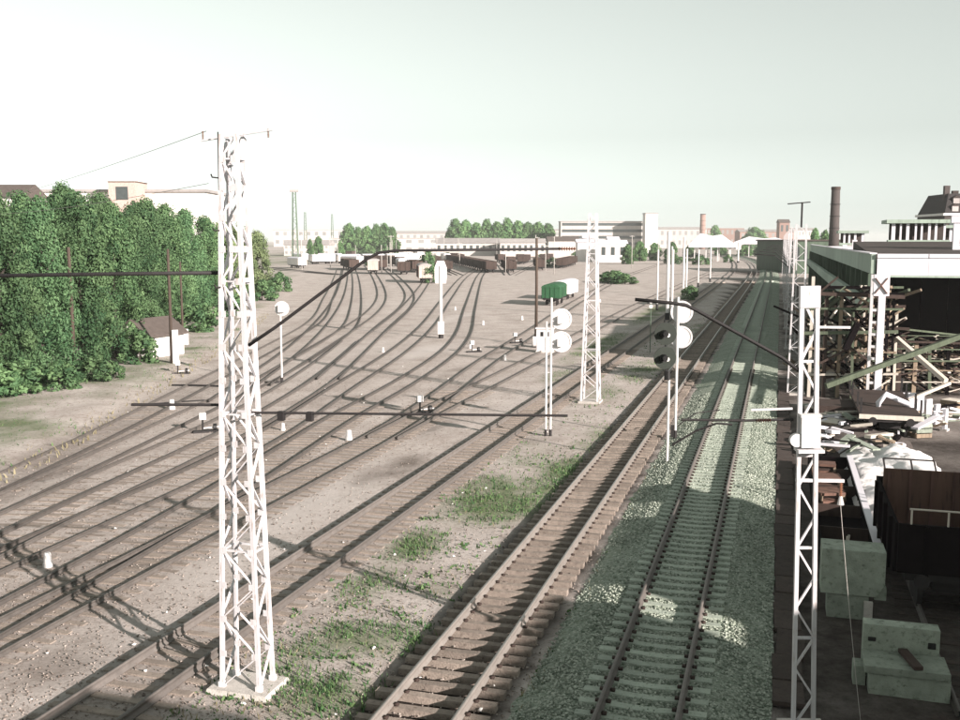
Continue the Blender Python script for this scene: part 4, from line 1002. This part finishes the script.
o = tag(obj('metal_sheet', MB().add([tuple(Wd(818,402,57)),tuple(Wd(868,407,56)),tuple(Wd(842,415,53)),tuple(Wd(818,416,53)),tuple(Wd(818,403.5,57)),tuple(Wd(868,408.5,56)),tuple(Wd(842,416.5,53)),tuple(Wd(818,417.5,53))],
    [(0,1,2,3),(7,6,5,4),(0,4,5,1),(1,5,6,2),(2,6,7,3),(3,7,4,0)]), 'fascia_white'), 'large pale sheet lying on the scrap heap behind the ladder mast', 'metal sheet')
base_ = Wd(843,420,54.5); tag(obj('timber_stack', MB().box(-1.6,1.3,-1.2,1.4,0,1.05).box(-1.8,1.5,-.6,.4,.3,.7).box(-1.2,1.4,-1.6,-1.2,0,.5), 'dark_brown'), 'dark stack of timbers under the pale sheet', 'timber stack').matrix_world = Matrix.Translation((base_.x,base_.y,0)) @ Matrix.Rotation(-A,4,'Z')
rs = random.Random(5)
for i in range(200):
    px = rs.uniform(816,900) if i % 5 else rs.uniform(900,958); py = rs.uniform(402,462) if i % 5 else rs.uniform(402,425); p = W(px, py, rs.uniform(.15,.9)); a = rs.uniform(-.5,.5); L_ = rs.uniform(.3,2.3)
    if TS(0,0) is None: continue
    t = p.x*CA-p.y*SA
    if t < .9 or (t < 7.2 and p.y < 45): continue
    d = Vector((math.cos(a+rs.choice((0,1.4)))*L_, math.sin(a+rs.choice((0,1.2)))*L_, rs.uniform(-.3,.3)))
    plank('broken pale board strewn over the scrap heap between cable trough and wagons', p-d/2, p+d/2, rs.uniform(.08,.42), rs.uniform(.05,.16), rs.choice(('timber_pale','fascia_white','fascia_white','fascia_white','concrete_pale','tar_black','timber')), 'boards strewn over the scrap heap', 'scrap_board', 'board')
for i in range(22):
    px = rs.uniform(820,955); py = rs.uniform(404,440) if i < 14 else rs.uniform(520,700); p = W(px, py, 0); t = p.x*CA-p.y*SA
    if t < 1.0 or py > 500 or (3.2 < t < 6.4 and p.y < 46): continue
    c = thing('scrap_crate', 'weathered slatted crate dumped among the scrap', 'crate', p, rs.uniform(0,3), 'crates dumped among the scrap'); w_ = rs.uniform(.35,.7); hh = rs.uniform(.4,1.0)
    for k in range(3): z = hh*k/3+.02; obj('slat_ring', MB().box(-w_,w_,-w_-.03,-w_,z,z+hh/3-.05).box(-w_,w_,w_,w_+.03,z,z+hh/3-.05).box(-w_-.03,-w_,-w_,w_,z,z+hh/3-.05).box(w_,w_+.03,-w_,w_,z,z+hh/3-.05), rs.choice(('timber','timber_pale','concrete_pale')), c)
    obj('lid', MB().box(-w_,w_,-w_,w_,hh-.04,hh), rs.choice(('timber_pale','fascia_white','timber')), c)
hp = MB(); vs = []; fs = []
for j in range(15):
    for i in range(15):
        x = -3+6*i/14; y = -5+10*j/14; k = max(0, 1-math.hypot(x/3,y/5)); vs.append((x,y,-.1+.9*k**.7+.25*k*mnoise.noise(Vector((x*1.3,y*1.3,0)))))
for j in range(14):
    for i in range(14): a = j*15+i; fs.append((a,a+1,a+16,a+15))
c_ = W(850,440); tag(obj('rubble_heap', hp.add(vs,fs), 'soot_rubble', smooth=True), 'low heap of dark rubble beneath the strewn boards', 'rubble').matrix_world = Matrix.Translation((c_.x,c_.y,0)) @ Matrix.Rotation(-A,4,'Z')
c_ = W(885,432); o = tag(obj('bent_pipe', MB().tube([(0,0,.2),(.1,.3,1.5),(.6,.6,1.9),(1.7,.2,1.4),(2.4,-.4,.3)], .16, 8), 'fascia_white', smooth=True), 'bent white pipe sticking out of the scrap heap', 'pipe'); o.location = c_ + Vector((-.4,0,0))
# timber trestle in front of the hall corner
r = thing('trestle', 'tangled timber and steel trestle standing before the corner of the hall', 'trestle', W(850,398))
rs = random.Random(11); ms = ['timber','timber_green','dark_brown','timber_pale','dark_brown','tar_black','tar_black','timber']
for i in range(7):
    for j in range(3):
        x = -2.5+.85*i+rs.uniform(-.2,.2); y = 1.6*j; obj('post', MB().bar((x,y,-.1),(x+rs.uniform(-.15,.15),y,rs.uniform(5.2,7.9)),rs.uniform(.14,.26)), rs.choice(ms), r)
for z in (1.6,2.9,4.3,5.6,6.9):
    for j in range(3): obj('ledger', MB().bar((-2.9+rs.uniform(-.4,.4),1.6*j-.12,z+rs.uniform(-.25,.25)),(2.9+rs.uniform(-.6,.6),1.6*j-.12,z+rs.uniform(-.25,.25)),rs.uniform(.1,.2)), rs.choice(ms), r)
for i in range(110):
    x = rs.uniform(-3.0,2.4); z = rs.uniform(.3,6); s = rs.choice((-1,1)); obj('diagonal_strut', MB().bar((x,1.6*rs.randrange(3)-.2,z),(x+s*rs.uniform(.8,2.2),1.6*rs.randrange(3)-.2,z+rs.uniform(.7,1.8)),rs.uniform(.07,.2)), rs.choice(ms), r)
for i in range(9): obj('platform_board', MB().bar((-2.2,.2+.3*i,4.5+rs.uniform(-.05,.05)),(1.2,.2+.3*i,4.5+rs.uniform(-.05,.05)),.25,.05), rs.choice(('timber','timber_pale')), r)
obj('head_beam', MB().bar((-2.9,-.3,6.65),(2.9,-.4,6.5),.22), 'dark_brown', r)
t2_ = dup(r, W(928,394), -A+.1, 'lower dark timber trestle standing across the hall mouth'); t2_.scale = (1.15,.8,.52)
r = thing('crane_column', 'white steel column with cross braced head at the hall corner', 'column', W(873,402))
obj('shaft', MB().box(.02,.42,-.25,.25,-.1,6.6), 'fascia_white', r)
for i in range(8): obj('batten', MB().box(-.28,.02,-.2,.2,.4+.75*i,.55+.75*i), 'white_steel', r)
obj('rear_flange', MB().box(-.45,-.28,-.2,.2,-.1,7.9), 'white_steel', r)
h_ = obj('head', MB().box(-.28,.62,-.22,.2,6.6,7.9), 'fascia_white', r)
obj('cross_brace', MB().bar((-.2,-.25,6.75),(.5,-.25,7.7),.09,.05), 'rust_brown', h_); obj('cross_brace', MB().bar((-.2,-.27,7.7),(.5,-.27,6.75),.09,.05), 'rust_brown', h_)
# ---------------------------------------------------------------- crane hall
HX, HS, HL = 6.6, 77.0, 152.0
hall = thing('crane_hall', 'long flat roofed hall with white front beam and green side girders', 'building', TS(HX, HS))
npan = 12
for i in range(npan):
    y0 = HL*i/npan; y1 = HL*(i+1)/npan - .05
    obj('upper_girder', MB().box(-.30,.0,y0,y1,7.6,9.0), 'girder_green', hall); obj('girder_cap', MB().box(-.42,.08,y0,y1,9.002,9.09), 'fascia_white', hall)
    obj('crane_girder', MB().box(-.95,-.5,y0,y1,4.9,5.95), 'girder_green', hall)
for i in range(25): y = HL*i/24; obj('column', MB().box(-.45,-.02,y-.18+.2,y+.18+.2,-.1,7.6), 'wall_green', hall); obj('girder_bracket', MB().box(-.95,-.45,y+.08,y+.32,4.55,4.9), 'wall_green', hall)
for i in range(24): y = HL*i/24; obj('wall_panel', MB().box(.03,.13,y+.22,y+HL/24+.18,-.1,7.58), 'wall_green', hall)
for i in range(9):
    x = .1+3.4*i; obj('front_beam_panel', MB().box(x,x+3.385,-.12,.10,7.5,8.74), 'fascia_white', hall); obj('coping', MB().box(x,x+3.34,-.2,.16,8.744,9.02), 'fascia_white', hall)
obj('soffit_edge', MB().box(.1,30.6,-.10,.06,7.36,7.5), 'girder_green', hall)
for i in range(16): x = .3+2*i; obj('dark_backing', MB().box(x,x+1.97,9.4,9.5,-.1,8.25), 'tar_black', hall)  # near-black backing added in place of the hall's unlit interior
obj('roof', MB().box(.14,30.7,.18,HL-.1,8.3,8.45), 'roof_felt', hall)
obj('front_roof_slope', MB().add([(.2,.3,8.6),(30.6,.3,8.6),(30.6,27,9.85),(.2,27,9.85),(.2,.3,8.46),(30.6,.3,8.46),(30.6,27,8.46),(.2,27,8.46)],[(0,1,2,3),(7,6,5,4),(0,4,5,1),(1,5,6,2),(2,6,7,3),(3,7,4,0)]), 'roof_felt', hall)
for y in (52,90,130): obj('roof_kerb', MB().box(.2,30.6,y,y+.5,8.452,8.8), 'fascia_white', hall)
obj('rear_wall', MB().box(.2,30.6,HL-.09,HL+.1,-.1,8.29), 'wall_green', hall); obj('right_wall', MB().box(30.72,30.9,.2,HL,-.1,9.0), 'wall_green', hall)
def clerestory(x0, x1, y, z0, z1, n, nm='clerestory'):
    c = obj(nm, MB().box(x0,x1,y+1.2,y+1.4,z0,z1), 'roof_felt', hall)
    obj('clerestory_roof', MB().box(x0-.4,x1+.4,y-.5,y+5,z1,z1+.35), 'girder_green', c)
    for i in range(n): x = x0+(x1-x0)*(i+.5+random.uniform(-.15,.15))/n; w_ = random.uniform(.07,.17); obj('clerestory_post', MB().box(x-w_,x+w_,y-.1,y+.1,z0,z1), 'fascia_white', c)
    obj('clerestory_sill', MB().box(x0-.2,x1+.2,y-.3,y+1.1,z0-.25,z0), 'girder_green', c)
clerestory(3.6,8.7,28,10.0,11.6,8); clerestory(1.2,4.2,66,9.6,10.9,4); clerestory(10,17,62,9.6,11.5,8)
tr = obj('roof_frame', MB().box(7.0,7.5,13.3,13.7,8.9,11.4).box(12.6,13.1,13.3,13.7,8.9,11.4).box(6.8,13.4,13.2,13.8,11.402,11.95), 'fascia_white', hall)
for i in range(3):
    x = 7.55+1.68*i; obj('frame_brace', MB().bar((x,13.4,9.6),(x+1.6,13.4,11.3),.16,.1), 'fascia_white', tr); obj('frame_brace', MB().bar((x,13.6,11.3),(x+1.6,13.6,9.6),.16,.1), 'fascia_white', tr)
obj('frame_sill', MB().box(7.52,12.58,13.35,13.65,9.2,9.55), 'fascia_white', tr)
for (x,y,h_,w_) in ((1.2,40,1.5,.5),(2.2,75,1.8,.6),(5,84,1.5,.5),(6,45,1.6,.4)): obj('roof_vent', MB().box(x-w_/2,x+w_/2,y-w_/2,y+w_/2,8.45,8.5+h_), 'fascia_white', hall)
# unseen warehouse, walls and notch shaped to shade the near end of the ballast track
r = thing('warehouse', 'unseen long brick warehouse with a parapet notched to shape its shade', 'building', TS(19, -30))
prev = 0
for (a, b_, zt) in ((0,28,9.9),(28,43.2,9.8),(43.2,44.9,7.9),(44.9,52,9.5),(52,54.4,9.2),(54.4,57,9.5)):
    obj('wall_section', MB().box(0,.5,a,b_-.004,-.1,zt), 'brick_red', r)
obj('roof', MB().box(.51,14,.1,56.9,7.4,7.6), 'roof_felt', r); obj('rear_wall', MB().box(14,14.4,0,57,-.1,7.8), 'brick_red', r)
obj('gable_wall', MB().box(.51,13.99,56.6,57,-.1,7.39), 'brick_red', r)
# footbridge deck carrying the viewpoint
r = thing('footbridge', 'concrete footbridge deck crossing the tracks', 'footbridge', (0,0,0))
obj('deck', MB().box(-40,17,-2.6,.35,7.9,8.3), 'concrete', r); obj('parapet', MB().box(-40,17,.2,.32,8.304,9.3), 'concrete', r); obj('shade_tower', MB().box(10.3,14.6,1.2,4.4,-.1,9.8), 'concrete', r)  # the tower is unseen, added to shade the near left ground
for x in (-32,-18,-9.8,-4.6,.0,12): obj('pier', MB().box(x-.25,x+.25,-1.5,-.8,-.1,7.9), 'concrete', r)
# ---------------------------------------------------------------- buildings further away
def building(label, px0, px1, top, dep, thick=14, m='plaster_grey', roof='roof_grey', bands=0, cols=0, gable=None, rz=0, name='building', wmat='glass_dark', base=-.1, hmul=1.0):
    """block whose front face spans the given photo columns at distance dep"""
    x0, x1 = (px0-480)/F*dep, (px1-480)/F*dep; h = (10 + (HZ-top)/F*dep)
    w = (x1-x0)/2; r = thing(name, label, 'building', ((x0+x1)/2, dep, 0), rz)
    if gable:
        obj('wall', MB().box(-w,w,0,thick,base,h-gable), m, r)
        obj('roof', MB().prism([(-.6,h-gable),(thick/2,h),(thick+.6,h-gable)],'x',-w-.6,w+.6), roof, r)
    else:
        obj('wall', MB().box(-w,w,0,thick,base,h), m, r); obj('roof', MB().box(-w-.4,w+.4,-.4,thick+.4,h,h+.45), roof, r)
    top_ = h-(gable or 0)
    for b_ in range(bands):
        z0 = top_*(b_+.38)/bands; z1 = top_*(b_+.82)/bands
        if cols:
            for c in range(cols):
                xa = -w+2*w*(c+.28)/cols; xb = -w+2*w*(c+.72)/cols; obj('window', MB().box(xa,xb,-.06,.02,z0,z1), wmat, r)
        else: obj('window_band', MB().box(-w*.97,w*.97,-.06,.02,z0,z1), wmat, r)
    return r
building('long pale factory block with rows of window bands on the horizon', 560, 646, 222, 720, 18, 'plaster_grey','roof_grey', 5, 0)
building('narrow white stair tower beside the long factory block', 644, 656, 214, 700, 12, 'plaster','roof_grey', 0)
building('long low shed with pale roof behind the wagon rows', 436, 500, 238, 640, 20, 'plaster_grey','roof_grey', 1, 10, gable=3.2)
building('low shed with pale roof to the side of the far trees', 500, 545, 238.5, 620, 18, 'plaster_grey','roof_grey', 1, 8, gable=2.6)
building('small dark roofed shed beside the white houses', 548, 578, 236.5, 560, 14, 'plaster_grey','roof_brown', 0, gable=2.5)
for i, (a, b_, tp, d, c) in enumerate(((577,603,239,470,0),(598,626,240,455,3),(583,596,235,480,0),(608,618,236.5,470,0))):
    building(('broad white house with bright walls behind the lattice mast','white house with three small windows beside the broad house','tall narrow white house rising above the others','white house with raised roof lantern')[i], a, b_, tp, d, 9, 'plaster','fascia_white', 1 if c else 0, c, gable=1.6, name='white_house', base=-.1)
building('white walled works behind the tree row', 28, 208, 193, 175, 14, 'plaster','roof_grey', 0)
building('brick stair tower rising above the white works', 113, 140, 182.5, 170, 6, 'brick_pale','plaster', 4, 1)
building('brown roofed house top showing above the first trees', -10, 24, 184, 160, 10, 'plaster','roof_brown', 3, 3, gable=2.2)
sk = [('grey rooftop line of far housing past the pale trees',275,345,230.5,1500),('pale long warehouse on the horizon past the tree clump',392,452,231,1150),('far grey terrace behind the main line',652,705,227,1250),('far brown terrace behind the platform canopy',700,742,228.5,1400),
      ('far low works at the end of the main line',738,792,229.5,1200),('far pale block next to the water tower',786,815,228,1300),('faint housing block on the horizon behind the sidings',340,395,232,1500),('faint rooftops behind the large tree clump',455,562,229,1600),('low pale depot beyond the left wagons',285,330,240,640),('long white depot roof beyond the pale wagons',330,440,238.5,760)]
for i, (l, a, b_, tp, d) in enumerate(sk): building(l, a, b_, tp, d, 25, 'brick_red' if i in (3, 4) else 'plaster_grey', 'roof_grey', 2, 9, gable=(3 if i % 3 else None), name='distant_building', wmat='glass_far')
r = building('water tower with square drum on the skyline', 777, 787, 219.5, 900, 9, 'brick_red','roof_brown', 2, 2, gable=3, name='water_tower')
# white platform canopies
def canopy(label, px0, px1, top, dep, zlow, cols):
    x0, x1 = (px0-480)/F*dep, (px1-480)/F*dep; h = 10+(HZ-top)/F*dep; w = (x1-x0)/2
    r = thing('platform_canopy', label, 'canopy', ((x0+x1)/2,dep,0), -A)
    obj('roof', MB().prism([(-w,zlow),(w,zlow),(w,zlow+.8),(w*.35,h-.6),(0,h-1.2),(-w*.5,h),(-w,zlow+1.2)],'y',-2,14), 'fascia_white', r)
    for i in range(cols):
        for y in (0,12): x = -w+2*w*(i+.5)/cols; obj('post', MB().box(x-.2,x+.2,y-.2,y+.2,-.1,zlow), 'white_paint', r)
    return r
canopy('white platform canopy with humped roof across the main line', 688, 733, 233.5, 470, 6.6, 4); canopy('long white canopy beyond the humped one', 733, 792, 236.5, 600, 7.5, 6)
# chimneys
def chimney(label, px, top, dep, r0, r1, m='brick_red'):
    p = Wd(px, top, dep); r = thing('chimney', label, 'chimney', (p.x,p.y,0), 0)
    obj('shaft', MB().tube([(0,0,-.1),(0,0,p.z*.5),(0,0,p.z)], r0, 20, r1), m, r, smooth=True); obj('rim', MB().tube([(0,0,p.z-.7),(0,0,p.z+.05)], r1*1.12, 20), 'dark_brown', r)
    for k in range(3): obj('band', MB().tube([(0,0,p.z*(.55+.13*k)),(0,0,p.z*(.55+.13*k)+.15)], r1*1.16+(r0-r1)*.3, 20), 'iron_black', r)
chimney('tall dark brick chimney behind the green girder hall', 836, 187, 262, 1.45, 1.05, 'chimney_brick'); chimney('small distant chimney over the main line', 703, 214, 1100, 3.4, 2.8)
# mansard roofed building on the right
dep = 215; x0 = (940-480)/F*dep; x1 = x0+36; h = 10+(HZ-216)/F*dep; ht = 10+(HZ-194)/F*dep
r = thing('mansard_building', 'large brick building with steep dark dormer roof and slim chimney', 'building', (x0,dep,0), -R(4))
obj('wall', MB().box(0,36,0,16,-.1,h), 'chimney_brick', r); obj('cornice', MB().box(-.4,36.4,-.4,16.4,h,h+.5), 'plaster', r)
rf = obj('roof', MB().add([(0,0,h+.5),(36,0,h+.5),(36,16,h+.5),(0,16,h+.5),(1.4,2.2,ht),(34.6,2.2,ht),(34.6,13.8,ht),(1.4,13.8,ht)],[(0,3,2,1),(4,5,6,7),(0,1,5,4),(1,2,6,5),(2,3,7,6),(3,0,4,7)]), 'roof_slate', r)
for k, (z, yy) in enumerate(((h+.9,.15),(h+2.6,1.0))):
    for i in range(11):
        x = 2.2+3.0*i+(.5 if k else 0); d = obj('dormer', MB().box(x-.65,x+.65,yy,yy+2,z,z+1.15), 'roof_grey', rf); obj('dormer_roof', MB().prism([(x-.85,z+1.15),(x+.85,z+1.15),(x,z+1.7)],'y',yy-.15,yy+2), 'roof_felt', rf)
for i in range(12): obj('window', MB().box(1+3*i,2.4+3*i,-.07,.02,h-2.6,h-.7), 'glass_dark', r)
for i in range(6): obj('ridge_vent', MB().box(3+5*i,4.2+5*i,4,5,ht,ht+.7), 'roof_felt', rf)
obj('chimney_stack', MB().box(.9,2.0,3,4,ht-3,10+(HZ-186)/F*dep), 'chimney_brick', r)
# long shed past the hall
r = building('dark shed beyond the end of the green girder hall', 792, 840, 241, 300, 40, 'wall_green','roof_felt', 1, 6, name='shed')
# floodlight tower and thin aerials on the left horizon
def tower(label, px, top, dep, w0, w1, cap):
    p = Wd(px, top, dep); r = thing('floodlight_tower', label, 'tower', (p.x,p.y,0), 0, None); lattice(r, p.z, w0, w0, w1, w1, 14, .28, .16, m='steel_green', z0=0, joined=True)
    if cap: obj('lamp_platform', MB().box(-1.7,1.7,-.9,.9,p.z,p.z+.9), 'roof_grey', r)
tower('tall thin floodlight tower on the left horizon', 294, 192, 420, 2.4, 1.2, True); tower('faint aerial mast beyond the floodlight tower', 305, 212, 800, 2.4, 1.0, False); tower('faint thin mast over the far sidings', 332, 214, 900, 2.4, 1.0, False)
# far trees
FAR = [(leaf_mesh('crown', 50+i, 13, 5.5, .2, 90, 70, .5, 'leaf_far', 1.25-.4*i), trunk_mesh(60+i, 13, .3)) for i in range(2)]
def far_tree(px, top, dep, rpx, label, group, i=0):
    p = Wd(px, HZ, dep); h = 10+(HZ-top)/F*dep; r = thing('broadleaf_tree', label, 'tree', (p.x,p.y,-.1), random.uniform(0,6), group)
    obj('crown', FAR[i%2][0], None, r); obj('trunk', FAR[i%2][1], None, r); k = rpx/F*dep/5.5; r.scale = (k,k,h/13.); return r
for i, px in enumerate((349,358,367,376,385,392)): far_tree(px, 226+(i*7%4)*1.3, 700, 10, 'tree in the small clump beyond the pale wagons', 'trees of the small far clump', i)
for i, px in enumerate((456,466,476,487,497,507,518,528,538,548)): far_tree(px, 222+(i*7%5)*.9+(2 if i > 7 else 0), 760, 12, 'tree in the large clump before the far rooftops', 'trees of the large far clump', i)
for i, (px, tp, d, rp) in enumerate(((318,238,560,6),(640,243,480,9),(655,244,500,8),(672,244,420,9),(628,246,420,8),(690,246,600,8),(720,245,650,8),(745,246,640,9),(760,247,620,7),(715,228,1100,10),(755,229,1100,14),(815,232,420,9),(825,233,380,8),(310,241,520,5),(340,243,500,5))):
    far_tree(px, tp, d, rp, 'scattered low tree among the far buildings', 'scattered far trees', i)
# ---------------------------------------------------------------- haze
m = bpy.data.materials.new('haze'); m.use_nodes = True; nt = m.node_tree
for n in list(nt.nodes):
    if n.type != 'OUTPUT_MATERIAL': nt.nodes.remove(n)
pv = nt.nodes.new('ShaderNodeVolumePrincipled'); pv.inputs['Color'].default_value = (.95,.97,.95,1); pv.inputs['Density'].default_value = HAZE
nt.links.new(pv.outputs[0], nt.nodes['Material Output'].inputs['Volume'])
if HAZE > 0:
    me = MB().box(-5600,5600,-5600,6700,-1.2,45).mesh('haze'); me.materials.append(m); tag(link(bpy.data.objects.new('haze', me)), kind='stuff')
